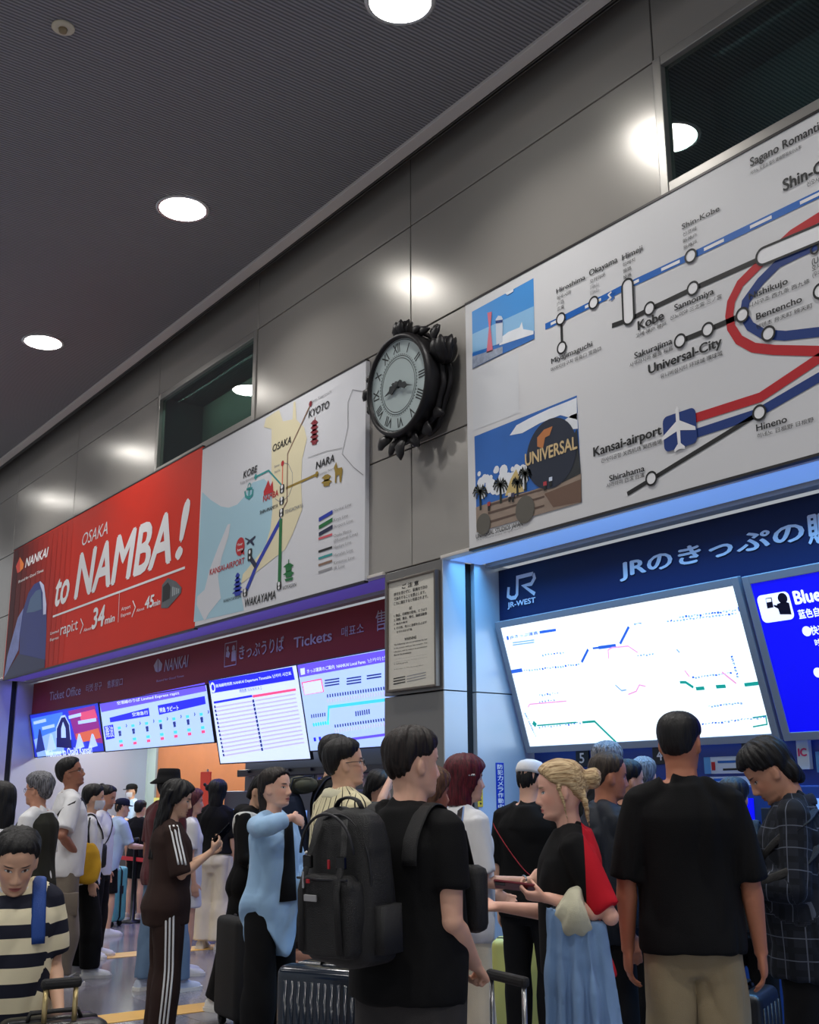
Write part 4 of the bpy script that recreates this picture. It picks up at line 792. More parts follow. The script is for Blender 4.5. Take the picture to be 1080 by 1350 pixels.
# ------------------------------------------------------------------ people: continuous bodies grown from lofted limbs, clothes and hair as children
from mathutils.bvhtree import BVHTree
def RX(d): c, s = math.cos(math.radians(d)), math.sin(math.radians(d)); return np.array([[1,0,0],[0,c,-s],[0,s,c]])
def RY(d): c, s = math.cos(math.radians(d)), math.sin(math.radians(d)); return np.array([[c,0,s],[0,1,0],[-s,0,c]])
def RZ(d): c, s = math.cos(math.radians(d)), math.sin(math.radians(d)); return np.array([[c,-s,0],[s,c,0],[0,0,1]])
def vox(mb, size, smooth=3, name='mesh'):
    me0 = mb.mesh('t'); o = bpy.data.objects.new('t', me0); COL.objects.link(o)
    md = o.modifiers.new('r', 'REMESH'); md.mode = 'VOXEL'; md.voxel_size = size; md.use_smooth_shade = True
    dg = bpy.context.evaluated_depsgraph_get(); dg.update(); me = bpy.data.meshes.new_from_object(o.evaluated_get(dg))
    COL.objects.unlink(o); bpy.data.objects.remove(o); bpy.data.meshes.remove(me0); me.name = name
    v = getv(me)
    if smooth:
        e = np.empty(len(me.edges)*2, np.int32); me.edges.foreach_get('vertices', e); e = e.reshape(-1, 2); n = len(v)
        deg = np.bincount(e.ravel(), minlength=n)[:,None].clip(1)
        for it in range(smooth):
            acc = np.stack([np.bincount(e[:,0], v[e[:,1],k], n) + np.bincount(e[:,1], v[e[:,0],k], n) for k in range(3)], 1)
            v = v + (acc/deg - v)*(.55 if it % 2 == 0 or smooth < 4 else -.3 if False else .4)
        setv(me, v)
    me.polygons.foreach_set('use_smooth', np.ones(len(me.polygons), bool)); me.update()
    return me, v
def getv(me): a = np.empty(len(me.vertices)*3, np.float32); me.vertices.foreach_get('co', a); return a.reshape(-1, 3).astype(float)
def setv(me, v): me.vertices.foreach_set('co', np.ascontiguousarray(v, np.float32).ravel()); me.update()
def normals(me): a = np.empty(len(me.vertices)*3, np.float32); me.vertex_normals.foreach_get('vector', a); return a.reshape(-1, 3).astype(float)
def attr(me, name, a): at_ = me.attributes.new(name, 'FLOAT_VECTOR', 'POINT'); at_.data.foreach_set('vector', np.ascontiguousarray(a, np.float32).ravel())
def folds(me, v, amp, seed, freq=18., st=(1,1,.45)):
    "soft cloth folds"
    r = np.random.RandomState(seed); p = v*np.array(st); w = np.zeros(len(v))
    wp = .04*np.stack([np.sin(p@r.randn(3)*9+r.rand()*6) for _ in range(3)], 1); p = p + wp
    for k in range(5):
        d = r.randn(3); d /= np.linalg.norm(d); f = freq*(.7+.35*k); w += np.sin(p@d*f*2+r.rand()*6.3)/(1+.5*k)
    w = np.abs(w)-.8
    w = w*1.25
    setv(me, v + normals(me)*(w*amp*.5)[:,None])
# ---- materials for people
def skin_mat(name, c, lip=(172,96,90), brow=(40,30,28), stubble=0., iris=(60,40,30)):
    if name in MATS: return MATS[name]
    m, n, l, b = nt(name); MATS[name] = m
    at_ = n.new('ShaderNodeAttribute'); at_.attribute_name = 'hp'; sx = n.new('ShaderNodeSeparateXYZ'); l.new(at_.outputs['Vector'], sx.inputs[0])
    def mth(op, a, b_=None):
        q = n.new('ShaderNodeMath'); q.operation = op
        for i, x in enumerate((a, b_)):
            if x is None: continue
            if isinstance(x, (int, float)): q.inputs[i].default_value = x
            else: l.new(x, q.inputs[i])
        return q.outputs[0]
    ax = mth('ABSOLUTE', sx.outputs[0]); z = sx.outputs[2]; front = mth('MULTIPLY', mth('GREATER_THAN', sx.outputs[1], .03), mth('LESS_THAN', sx.outputs[1], .5))
    def ellm(cx, cz, rx, rz, soft=.25, slope=0.):
        zz = mth('SUBTRACT', z, cz); dx = mth('SUBTRACT', ax, cx)
        if slope: zz = mth('SUBTRACT', zz, mth('MULTIPLY', dx, slope))
        d = mth('ADD', mth('POWER', mth('ABSOLUTE', mth('DIVIDE', dx, rx)), 2), mth('POWER', mth('ABSOLUTE', mth('DIVIDE', zz, rz)), 2))
        mr = n.new('ShaderNodeMapRange'); l.new(d, mr.inputs[0]); mr.inputs[1].default_value = 1-soft; mr.inputs[2].default_value = 1+soft; mr.inputs[3].default_value = 1; mr.inputs[4].default_value = 0
        return mth('MULTIPLY', mr.outputs[0], front)
    tc = n.new('ShaderNodeTexCoord'); no = n.new('ShaderNodeTexNoise'); l.new(tc.outputs['Object'], no.inputs['Vector']); no.inputs['Scale'].default_value = 18; no.inputs['Detail'].default_value = 5
    col = srgb(c)
    def mix(fac, a, bcol):
        q = n.new('ShaderNodeMix'); q.data_type = 'RGBA'
        if isinstance(fac, float): q.inputs[0].default_value = fac
        else: l.new(fac, q.inputs[0])
        if isinstance(a, tuple): q.inputs[6].default_value = (*a, 1)
        else: l.new(a, q.inputs[6])
        q.inputs[7].default_value = (*bcol, 1); return q.outputs[2]
    cur = mix(no.outputs[0], tuple(x*.9 for x in col), tuple(min(1, x*1.1) for x in (col[0], col[1]*.95, col[2]*.95)))
    cur = mix(mth('MULTIPLY', ellm(.045,-.03,.022,.022,.8), .35), cur, (col[0]*1.02, col[1]*.72, col[2]*.68))
    if stubble: cur = mix(mth('MULTIPLY', ellm(0,-.085,.055,.035,.5), stubble), cur, tuple(x*.35 for x in col))
    cur = mix(ellm(0,-.071,.023,.0085,.35), cur, srgb(lip)); cur = mix(ellm(0,-.0715,.02,.0012,.5), cur, tuple(x*.4 for x in srgb(lip)))
    cur = mix(mth('MULTIPLY', ellm(.032,.021,.018,.0036,.4,.05), .9), cur, srgb(brow))
    cur = mix(ellm(.031,.0,.0145,.0058,.3,.08), cur, srgb((40,28,26))); cur = mix(ellm(.031,-.001,.013,.0046,.3,.08), cur, (.72,.70,.68)); cur = mix(ellm(.031,0,.0058,.0058,.3), cur, srgb(iris))
    cur = mix(mth('MULTIPLY', ellm(.007,-.049,.004,.003,.4), .7), cur, tuple(x*.3 for x in col))
    l.new(cur, b.inputs['Base Color']); b.inputs['Roughness'].default_value = .52; b.inputs['Subsurface Weight'].default_value = .08; b.inputs['Subsurface Radius'].default_value = (.01,.004,.002)
    return m
def hair_mat(name, c, c2=None, flow=0):
    if name in MATS: return MATS[name]
    m, n, l, b = nt(name); MATS[name] = m; at_ = n.new('ShaderNodeAttribute'); at_.attribute_name = 'hp'
    mp = n.new('ShaderNodeMapping'); l.new(at_.outputs['Vector'], mp.inputs[0]); mp.inputs['Scale'].default_value = (90,9,90) if flow else (90,90,9)
    no = n.new('ShaderNodeTexNoise'); l.new(mp.outputs[0], no.inputs['Vector']); no.inputs['Scale'].default_value = 1.6; no.inputs['Detail'].default_value = 4
    cr = n.new('ShaderNodeMix'); cr.data_type = 'RGBA'; mr = n.new('ShaderNodeMapRange'); mr.inputs[1].default_value = .35; mr.inputs[2].default_value = .65; l.new(no.outputs[0], mr.inputs[0]); l.new(mr.outputs[0], cr.inputs[0])
    a = srgb(c); q = srgb(c2) if c2 else tuple(min(1, x*2.2+.004) for x in a)
    cr.inputs[6].default_value = (*a, 1); cr.inputs[7].default_value = (*q, 1); l.new(cr.outputs[2], b.inputs['Base Color']); b.inputs['Roughness'].default_value = .5; b.inputs['Specular IOR Level'].default_value = .35
    bp = n.new('ShaderNodeBump'); bp.inputs['Strength'].default_value = .55; bp.inputs['Distance'].default_value = .006; l.new(no.outputs[0], bp.inputs['Height']); l.new(bp.outputs[0], b.inputs['Normal']); return m
def cloth(name, c, rough=.85, bs=350, bump=.25):
    m = mat('cloth_'+name, c, rough, bump=bump, bscale=bs, var=.12, vscale=7, spec=.25)
    m.node_tree.nodes['Principled BSDF'].inputs['Sheen Weight'].default_value = .12 if max(c) > 60 else 0; return m
def pattern(name, base, bands, rough=.85):
    "woven bands: bands = list of (axis of lc, pitch, width, phase, colour)"
    name = 'cloth_'+name
    if name in MATS: return MATS[name]
    m, n, l, b = nt(name); MATS[name] = m; at_ = n.new('ShaderNodeAttribute'); at_.attribute_name = 'lc'; sx = n.new('ShaderNodeSeparateXYZ'); l.new(at_.outputs['Vector'], sx.inputs[0])
    rgb = n.new('ShaderNodeRGB'); rgb.outputs[0].default_value = (*srgb(base), 1); cur = rgb.outputs[0]
    for axis, pitch, width, ph, c in bands:
        if axis == 3: tc = n.new('ShaderNodeTexCoord'); s2 = n.new('ShaderNodeSeparateXYZ'); l.new(tc.outputs['Object'], s2.inputs[0]); src = s2.outputs[1]
        else: src = sx.outputs[axis]
        a = n.new('ShaderNodeMath'); a.operation = 'ADD'; l.new(src, a.inputs[0]); a.inputs[1].default_value = ph+50*pitch
        d = n.new('ShaderNodeMath'); d.operation = 'MODULO'; l.new(a.outputs[0], d.inputs[0]); d.inputs[1].default_value = pitch
        g = n.new('ShaderNodeMath'); g.operation = 'LESS_THAN'; l.new(d.outputs[0], g.inputs[0]); g.inputs[1].default_value = width
        mx = n.new('ShaderNodeMix'); mx.data_type = 'RGBA'; l.new(g.outputs[0], mx.inputs[0]); l.new(cur, mx.inputs[6]); mx.inputs[7].default_value = (*srgb(c), 1); cur = mx.outputs[2]
    l.new(cur, b.inputs['Base Color']); b.inputs['Roughness'].default_value = rough; b.inputs['Specular IOR Level'].default_value = .25; return m
SKIN_A = skin_mat('skin_light', (226,178,152)); SKIN_B = skin_mat('skin_asian', (220,176,146), (180,104,96), (30,24,22)); SKIN_T = skin_mat('skin_tan', (186,122,92), (140,80,70), (40,30,26), .35)
SKIN_P = skin_mat('skin_pink', (232,180,158), (196,100,96), (150,120,90), 0, (80,110,130)); SKIN_M = skin_mat('skin_olive', (206,152,124), (160,90,84), (36,28,26), .45); SKIN_D = skin_mat('skin_brown', (160,108,84), (120,70,64), (30,22,20), .2)
BLK = hair_mat('hair_black', (9,8,9), (24,22,23)); DBR = hair_mat('hair_dark_brown', (16,12,11), (42,32,28)); BLD = hair_mat('hair_blonde', (146,112,72), (216,188,142)); GRY = hair_mat('hair_grey', (52,52,56), (134,134,140)); RDH = hair_mat('hair_red', (56,14,22), (104,30,42)); BRN = hair_mat('hair_brown', (62,40,28), (110,78,56)); MAU = hair_mat('hair_mauve', (66,28,34), (110,56,62)); SLV = hair_mat('hair_silver', (54,56,60), (124,128,136))
# ---- head shape (adult size, eyes at z=0, face towards +y)
HZ = [-.118,-.112,-.098,-.078,-.056,-.035,-.015,.005,.025,.045,.065,.085,.1,.11,.115]
HF = [.050,.072,.083,.085,.087,.087,.086,.086,.089,.090,.086,.074,.055,.034,.004]
HB = [.020,.002,-.028,-.056,-.074,-.088,-.096,-.100,-.101,-.1,-.096,-.086,-.068,-.045,-.012]
HW = [.018,.034,.047,.056,.062,.067,.071,.074,.076,.0765,.074,.066,.051,.033,.006]
def head_ring(z, k=44, off=None, jaw=1.):
    f, b_, w = np.interp(z, HZ, HF), np.interp(z, HZ, HB), np.interp(z, HZ, HW)
    if z < -.03: w = w*(1+(jaw-1)*min(1, (-.03-z)/.05))
    a = np.linspace(0, 2*math.pi, k, endpoint=False); s, c = np.sin(a), np.cos(a); y0 = -.012 if z > -.09 else (f+b_)/2
    x = w*np.sign(s)*np.abs(s)**.88; y = np.where(c > 0, y0+(f-y0)*np.abs(c)**.92, y0+(b_-y0)*np.abs(c)**.95)
    p = np.stack([x, y, np.full(k, z)], 1)
    if off is not None:
        d = p - np.array([0,-.008,.015]); d[:,2] *= .9; d /= np.linalg.norm(d, axis=1)[:,None]; p = p + d*off(a, z)[:,None]
    return p
def head_rings(off=None, jaw=1., z0=-.118): return [head_ring(z, 44, off, jaw) for z in np.concatenate([np.linspace(max(z0, -.118), .085, 24), [.093,.1,.106,.111,.115]])]
HLA = [0,30,50,68,82,97,112,135,180]
HLINES = dict(fade=[.070,.064,.050,.020,.020,.012,-.022,-.052,-.064], short=[.070,.064,.048,.012,.012,.004,-.03,-.062,-.072], fringe=[.035,.032,.028,.005,-.005,-.01,-.04,-.07,-.08], long=[.066,.058,.035,.0,-.03,-.05,-.07,-.09,-.1],
              recede=[.082,.074,.060,.02,.014,.004,-.03,-.06,-.07], bob=[.045,.04,.02,-.05,-.09,-.1,-.1,-.1,-.1], pulled=[.074,.066,.05,.024,.016,.010,-.02,-.05,-.06])
def hair_off(style, T, top=0.):
    L = HLINES[style]
    def off(a, z):
        ad = np.degrees(np.abs((a+math.pi) % (2*math.pi)-math.pi)); zl = np.interp(ad, HLA, L); s = np.clip((z-zl)/.016, 0, 1); s = s*s*(3-2*s)
        tp = (.35+.65*np.clip((z-zl)/.05, 0, 1)) if style in ('fade', 'short', 'recede') else 1.
        return s*(T*tp+top*np.clip(z/.1, 0, 1)) - .012*(1-s)
    return off
TZ = [.462,.49,.53,.57,.61,.65,.69,.735,.775,.803,.825,.848]
TORSO = dict(m=([.066,.092,.098,.095,.090,.091,.097,.104,.104,.088,.058,.036],[.052,.064,.067,.064,.061,.062,.066,.069,.065,.056,.046,.037],[0,-.008,-.006,0,.004,.006,.006,.003,-.002,-.006,-.008,-.01]),
             f=([.068,.096,.101,.096,.083,.080,.084,.089,.088,.076,.050,.031],[.054,.067,.068,.062,.054,.053,.057,.060,.057,.050,.040,.031],[0,-.012,-.010,-.002,.004,.006,.006,.003,-.002,-.006,-.008,-.01]))
HANDS = dict(relax=(22,0), flat=(6,0), grip=(78,1), phone=(48,1), point=(35,0), open=(14,0), fist=(88,1))
def hand_mesh(mb, W_, d, n, side, Sz, curl=22, grip=0, spread=5.):
    d = nrm(d); n = nrm(np.asarray(n, float) - d*(np.asarray(n, float)@d)); s = np.cross(d, n)*(1 if side == 'R' else -1); W_ = np.asarray(W_, float)
    def el(c, rs, rn, k=14): return np.array([c + s*math.cos(q)*rs + n*math.sin(q)*rn for q in np.linspace(0, 2*math.pi, k, endpoint=False)])
    pw = [(-.06,.13,.105),(.06,.15,.10),(.2,.205,.098),(.36,.232,.092),(.48,.232,.08),(.54,.21,.06)]
    mb.loft([el(W_+d*q*Sz, a*Sz, b*Sz) for q, a, b in pw])
    for k, (lo, ln) in enumerate(((.165,.43),(.055,.48),(-.055,.45),(-.16,.35))):
        dd = nrm(d + s*math.tan(math.radians(spread))*(1.2-k*.8)); p = W_ + d*Sz*(.50-.015*abs(k-1)) + s*Sz*lo; path = [p - dd*Sz*.08, p]; r = Sz*(.050 if k < 3 else .043)
        ang = 0; c = curl*(1+.08*k)
        for j, (fr, cc) in enumerate(((.45,.8),(.31,1.05),(.24,.65))):
            ang += c*cc; q = math.radians(ang); step = (dd*math.cos(q) + n*math.sin(q))*ln*Sz*fr; path += [path[-1]+step*.5, path[-1]+step]
        mb.tube(path, [r, r, r*.98, r*.98, r*.92, r*.9, r*.82, r*.62], 9, side=s)
    tb = W_ + d*Sz*.14 + s*Sz*.13
    if grip: t1, t2 = nrm(d*.75+s*.45+n*.75), nrm(d*.7-s*.25+n*.75)
    else: t1, t2 = nrm(d*.7+s*.8+n*.3), nrm(d*.95+s*.3+n*.25)
    p1 = tb+t1*Sz*.2; p2 = p1+t2*Sz*.15; p3 = p2+t2*Sz*.12
    mb.tube([tb, tb+t1*Sz*.1, p1, p2, p3], [Sz*.075, Sz*.068, Sz*.056, Sz*.052, Sz*.034], 9)
class Person: pass
def person(label, px, t, top, face, kind='m', b=1., skin=None, head=(0,0,0), lean=0., R=None, L=None, stance=(.06,0,.06,0), hair=None, upper=None, lower=None, shoes=None, v=.006, seed=1, jaw=None, hs=1., twist=0., group=None, xy=None, h=None, cat='person', hat=None):
    "face: 0 away from the camera, 90 to the right of the picture, 180 towards the camera"
    q = Person(); x, y = xy or at(px, t); h = h or zat(px, top, t) ; q.h = h; q.b = b; male = kind == 'm'; K = 'm' if male else 'f'
    fwd = nrm((FW[0], FW[1], 0)); rgt = np.array([RT[0], RT[1], 0]); rgt = nrm(rgt); dr = fwd*math.cos(math.radians(face)) + rgt*math.sin(math.radians(face))
    rz = math.atan2(-dr[0], dr[1]); q.root = thing('person', label, cat, (x,y,0), rz, group); q.M = np.array([[math.cos(rz),-math.sin(rz),0],[math.sin(rz),math.cos(rz),0],[0,0,1]]); q.o = np.array([x,y,0])
    hip = np.array([0,0,.53*h]); LR_ = RX(-lean)
    up = lambda p: hip + RZ(-twist)@(LR_@(np.asarray(p, float)-hip))
    q.up = up
    trx, try_, tyc = [np.array(k) for k in TORSO[K]]
    def tor(z): return np.interp(z, TZ, trx)*h*b, np.interp(z, TZ, try_)*h*b, np.interp(z, TZ, tyc)*h
    def ring(z, rx, ry, yc, k=30, e=.9, U=True):
        a = np.linspace(0, 2*math.pi, k, endpoint=False); s, c = np.sin(a), np.cos(a)
        P_ = np.stack([rx*np.sign(s)*np.abs(s)**e, yc+ry*np.sign(c)*np.abs(c)**e, np.full(k, z*h)], 1)
        if U and z > .5: w = np.clip((z-.5)/.06, 0, 1); P_ = P_*(1-w)+np.array([up(p) for p in P_])*w
        return P_
    q.tor = tor; q.ring = ring
    # joints
    hsz = (.1345*h)/.233*hs; q.hs = hsz
    piv = up((0,.004*h, h-(.115+.10)*hsz)); HR = RZ(-twist)@LR_@RX(lean*.8)@RZ(-head[0])@RX(head[1])@RY(head[2]); q.HR = HR
    hc = piv + HR@np.array([0,.012,.10])*hsz; q.hc = hc
    q.head = lambda p: hc + (HR@np.asarray(p, float).T).T*hsz if np.ndim(p) == 1 else hc + (np.asarray(p)@HR.T)*hsz
    shw = (.098 if male else .089)*h*(.6+.4*b); q.J = {}
    for sd, g in (('R',1),('L',-1)):
        sh = up((g*shw, -.004*h, .806*h)); arm = (R if sd == 'R' else L) or {}
        ud = np.asarray(arm.get('u', (g*.14,-.02,-1)), float); fd = np.asarray(arm.get('f', (g*.04,.16,-1)), float)
        if 'elb' in arm: ud = np.asarray(arm['elb'])-sh
        el = sh + nrm(ud)*.170*h; wr = el + nrm(fd)*.142*h
        hd = np.asarray(arm.get('hd', fd), float); hn = np.asarray(arm.get('hn', (-g,.1,0)), float)
        q.J[sd] = dict(sh=sh, el=el, wr=wr, hd=nrm(hd), hn=nrm(hn), pose=arm.get('pose','relax'))
        q.J[sd]['palm'] = wr + nrm(hd)*.104*h*.42
    for sd, g, fx, fy in (('R',1,stance[0],stance[1]),('L',-1,stance[2],stance[3])):
        hj = np.array([g*.05*h*b, -.004*h, .515*h]); an = np.array([g*fx*h, fy*h-.01*h, .045*h]); kn = (hj+an)/2 + np.array([g*.004*h, .012*h, .01*h]); q.J[sd].update(hip=hj, kn=kn, an=an)
    # body
    sk = lambda z: (.93 if (upper and .5 < z < .79) else 1.)*(.90 if (lower and z < .6) else 1.); lk = .92 if lower else 1.
    B_ = MB(); B_.loft([ring(z, tor(z)[0]*sk(z), tor(z)[1]*sk(z), tor(z)[2]) for z in TZ]); ar = (.86+.14*b)*(1 if male else .86)
    nr = (.0345 if male else .0285)*h*(.75+.25*b)
    nb = up((0,-.012*h,.80*h)); B_.tube([nb, nb*.5+piv*.5, piv, q.head((0,-.02,-.02))], [nr*1.3, nr*1.04, nr, nr], 18)
    for sd, g in (('R',1),('L',-1)):
        j = q.J[sd]; sh, el, wr = j['sh'], j['el'], j['wr']
        B_.tube([up((-g*.025*h,-.012*h,.838*h)), sh*.55+up((0,-.012*h,.84*h))*.45, sh], [.026*h*ar, .030*h*ar, .030*h*ar], 12)
        B_.tube([sh+(sh-el)*.02, sh*.75+el*.25, sh*.45+el*.55, el, el*.75+wr*.25, el*.4+wr*.6, wr, wr+j['hd']*.012*h], [.029*h*ar, .031*h*ar, .0265*h*ar, .0215*h*ar, .024*h*ar, .0195*h*ar, .0148*h*ar, .0150*h*ar], 14)
        B_.ell(sh, (.030*h*ar,)*3); B_.ell(el, (.0225*h*ar,)*3)
        cu, gr = HANDS[j['pose']]; hand_mesh(B_, wr, j['hd'], j['hn'], sd, .105*h*(1 if male else .95), cu, gr, 7 if j['pose'] == 'open' else 3.5)
        hj, kn, an = j['hip'], j['kn'], j['an']
        B_.tube([hj+np.array([0,0,.02*h]), hj*.6+kn*.4, kn, kn*.7+an*.3, kn*.35+an*.65, an, an*np.array([1,1,.3])], [.053*h*b*lk, .049*h*b*lk, .034*h*lk, .035*h, .027*h, .021*h, .021*h], 16)
        B_.tube([an+np.array([0,-.025*h,-.026*h]), an+np.array([g*.004*h,.03*h,-.022*h]), an+np.array([g*.01*h,.085*h,-.034*h])], [.018*h,.022*h,.012*h], 12)
    if not male and upper and upper.get('bust', 1):
        for g in (-1,1): B_.ell(up((g*.038*h*b,.042*h,.728*h)), (.034*h,.022*h,.036*h))
    jw = jaw or (1.06 if male else .94)
    B_.loft([q.head(r) for r in head_rings(None, jw)])
    for g in (-1,1):
        RE = HR@RZ(g*18)@RY(g*4); B_.ell(q.head((g*.0755,-.012,-.012)), (.0075*hsz,.0185*hsz,.031*hsz), RE); B_.ell(q.head((g*.0735,-.004,-.028)), (.008*hsz,.011*hsz,.013*hsz), RE)
    me, V = vox(B_, v, 4, 'person_body')
    hp = ((V-hc)@HR)/hsz; inh = (np.abs(hp[:,0]) < .1) & (hp[:,2] > -.128) & (hp[:,2] < .13) & (np.abs(hp[:,1]) < .13)
    X_, Y_, Zz = hp[:,0], hp[:,1], hp[:,2]; G = lambda a, s: np.exp(-(a/s)**2); fr = np.clip((Y_-.03)/.03, 0, 1)*inh
    n_h = np.interp(Zz, [-.056,-.050,-.042,-.034,-.01,.008,.022], [0,.006,.021,.0255,.015,.008,0]); n_w = np.interp(Zz, [-.05,-.035,.0,.02], [.0155,.012,.0075,.008])
    dy = n_h*G(X_, n_w) + .006*G(np.abs(X_)-.014, .007)*G(Zz+.043, .008)
    for g in (-1,1): dy = dy - .0105*G(X_-g*.031, .015)*G(Zz-.001, .011) + .0045*G(X_-g*.03, .02)*G(Zz-.022, .008) + .004*G(X_-g*.046, .016)*G(Zz+.03, .02) + .0035*G(X_-g*.031, .011)*G(Zz, .0065)
    dy = dy + .0075*G(X_, .02)*G(Zz+.0655, .0055) + .0070*G(X_, .017)*G(Zz+.0775, .0055) - .003*G(X_, .02)*G(Zz+.0715, .003) + .007*G(X_, .017)*G(Zz+.102, .011) - .004*G(X_, .02)*G(Zz+.089, .006)
    V = V + (HR@np.array([0,1,0]))*(dy*fr*hsz)[:,None]; setv(me, V)
    hp[~inh] = 9; attr(me, 'hp', hp)
    q.body = link('body', me, skin or SKIN_B, q.root)
    # --- clothes
    def locs(V):
        c0 = up((0,0,.62*h)); ang = np.arctan2(V[:,0], V[:,1]); lc = np.stack([ang*.16, V[:,2], np.zeros(len(V))], 1); best = np.abs(np.hypot(V[:,0], V[:,1])-.12*h/1.75)*.0 + np.maximum(0, np.hypot(V[:,0]/1.0, V[:,1])-.6*shw)
        for sd in 'RL':
            for a, c, o in ((q.J[sd]['sh'], q.J[sd]['el'], 0), (q.J[sd]['el'], q.J[sd]['wr'], 1)):
                d = c-a; ln = np.linalg.norm(d); d = d/ln; tt = np.clip((V-a)@d, 0, ln); w = V-a-tt[:,None]*d; ds = np.linalg.norm(w, axis=1)*.75; m_ = ds < best
                e1 = nrm(np.cross(d, (0,1,.01))); e2 = np.cross(d, e1); an_ = np.arctan2(w@e1, w@e2)*.055
                lc[m_] = np.stack([an_, a[2]+tt*d[2]*1.0 if abs(d[2]) > .6 else a[2]-tt, np.ones(len(V))], 1)[m_]; best = np.minimum(best, ds)
        return lc
    q.locs = locs
    q.garments = {}
    def garment(name, mb, m, vs=.009, sm=4, fold=.006, freq=16, parent=None, tail=None):
        me, V = vox(mb, vs, sm, name); attr(me, 'lc', locs(V)); V = tail(V) if tail else V; folds(me, V, fold, seed+len(name), freq); o = link(name, me, m, parent or q.root); q.garments[name] = o; return o
    q.garment = garment
    if upper:
        u = dict(hem=.47, off=.014, flare=.012, drape=.6, slen=.75, soff=.012, sflare=.012, neck=.845, name='shirt', fold=.007, vs=.009); u.update(upper); T_ = MB()
        z0 = u['hem']; zs = [z for z in np.linspace(z0, .80, 12)] + [.82, .835, u['neck']]; c_ = tor(.74); rr = []
        for z in zs:
            rx, ry, yc = tor(max(z, .47)); f = u['drape']*np.clip((.74-z)/.05, 0, 1); rx = rx*(1-f)+max(rx, c_[0]*.97)*f; ry = ry*(1-f)+max(ry, c_[1]*1.0)*f
            of = u['off']*(1 if z < .8 else .75) + u['flare']*np.clip((.7-z)/.25, 0, 1)
            if z > .80: rx = rx*1.02
            rr.append(ring(z, rx+of, ry+of, yc))
        T_.loft(rr)
        if not male and u.get('bust', 1):
            for g in (-1,1): T_.ell(up((g*.038*h*b,.040*h,.728*h)), (.038*h+u['off'],.024*h+u['off'],.042*h+u['off']))
        for sd in 'RL':
            j = q.J[sd]; sh, el, wr = j['sh'], j['el'], j['wr']; sl = u['slen'] if not isinstance(u['slen'], dict) else u['slen'][sd]; so = u['soff']
            T_.tube([up((-g*.03*h,-.012*h,.836*h)), sh*.5+up((0,-.013*h,.838*h))*.5, sh], [.034*h*ar+so*.4, .034*h*ar+so*.5, .030*h*ar+so*.7], 14)
            if sl > 0:
                T_.ell(sh, (.030*h*ar+so*.7,)*3); p_ = []; r_ = []
                for f in np.linspace(-.08, min(sl, 1), 6): p_.append(sh+(el-sh)*f); r_.append(np.interp(f, [0,.25,.6,1], [.031,.0315,.027,.0225])*h*ar + so*.8 + u['sflare']*max(0, f)/max(sl, .5))
                if sl > 1:
                    for f in np.linspace(.1, sl-1, 5): p_.append(el+(wr-el)*f); r_.append(np.interp(f, [0,.3,1], [.024,.0245,.017])*h*ar + so + u['sflare']*.4)
                T_.tube(p_, r_, 16)
                if sl > 1: T_.ell(el, (.0245*h*ar+so,)*3)
        if u.get('hood'): T_.ell(up((0,-.05*h,.835*h)), (.075*h,.05*h,.035*h))
        def tl_(V):
            w = np.clip((.58*h-V[:,2])/(.14*h), 0, 1)*(np.hypot(V[:,0],V[:,1]) < .24*h); V = V.copy(); V[:,2] -= w*u['tail']*np.cos(2*(np.arctan2(V[:,0],V[:,1])-math.radians(u.get('tail0', 0)))); return V
        q.top = garment(u['name'], T_, u['m'], u['vs'], 4, u['fold'], tail=tl_ if u.get('tail') else None)
        if u.get('collar'):
            c = MB(); cb = piv
            c.tube([up((math.sin(a)*nr*1.5, -.012*h+math.cos(a)*nr*1.45+.004*h, .838*h+.012*h*(-math.cos(a)))) for a in np.linspace(0, 2*math.pi, 24)], [(.017*h,.006*h)]*24, 8, side=(0,0,1)); garment('collar', c, u['collar'], .006, 2, .0, parent=q.top)
        if u.get('zip'): pass
    if lower:
        w = dict(rise=.60, off=.006, thigh=.010, knee=.020, hem=.030, end=.05, name='trousers', fold=.008, vs=.009); w.update(lower); T_ = MB()
        T_.loft([ring(z, tor(z)[0]+w['off'], tor(z)[1]+w['off'], tor(z)[2]) for z in np.linspace(.445, w['rise'], 7)])
        if w['name'] in ('skirt', 'dress'):
            z1 = w['end']; T_.loft([ring(z, tor(max(z,.5))[0]+w['off']+w['flare']*(.53-z), tor(max(z,.5))[1]+w['off']+w['flare']*(.53-z), 0, U=False) for z in np.linspace(z1, .55, 8)])
        else:
            for sd in 'RL':
                j = q.J[sd]; hj, kn, an = j['hip'], j['kn'], j['an']; ez = w['end']*h; p_ = [hj+np.array([0,0,.03*h]), hj*.6+kn*.4, kn]; r_ = [.053*h*b+w['thigh'], .049*h*b+w['thigh'], .034*h+w['knee']]
                if ez >= kn[2]: f = (hj[2]-ez)/(hj[2]-kn[2]); p_ = [p_[0], hj+(kn-hj)*f*.5, hj+(kn-hj)*f]; r_ = [r_[0], .05*h*b+w['thigh'], .042*h*b+w['knee']]
                else:
                    for f in (.3, .65, 1): pt = kn+(an-kn)*f*((kn[2]-ez)/(kn[2]-an[2])); p_.append(pt); r_.append(np.interp(f, [0,.3,.65,1], [.034,.036,.028,.022])*h + w['knee']+(w['hem']-w['knee'])*f)
                T_.tube(p_, r_, 18)
        q.bottom = garment(w['name'], T_, w['m'], w['vs'], 4, w['fold'], 12)
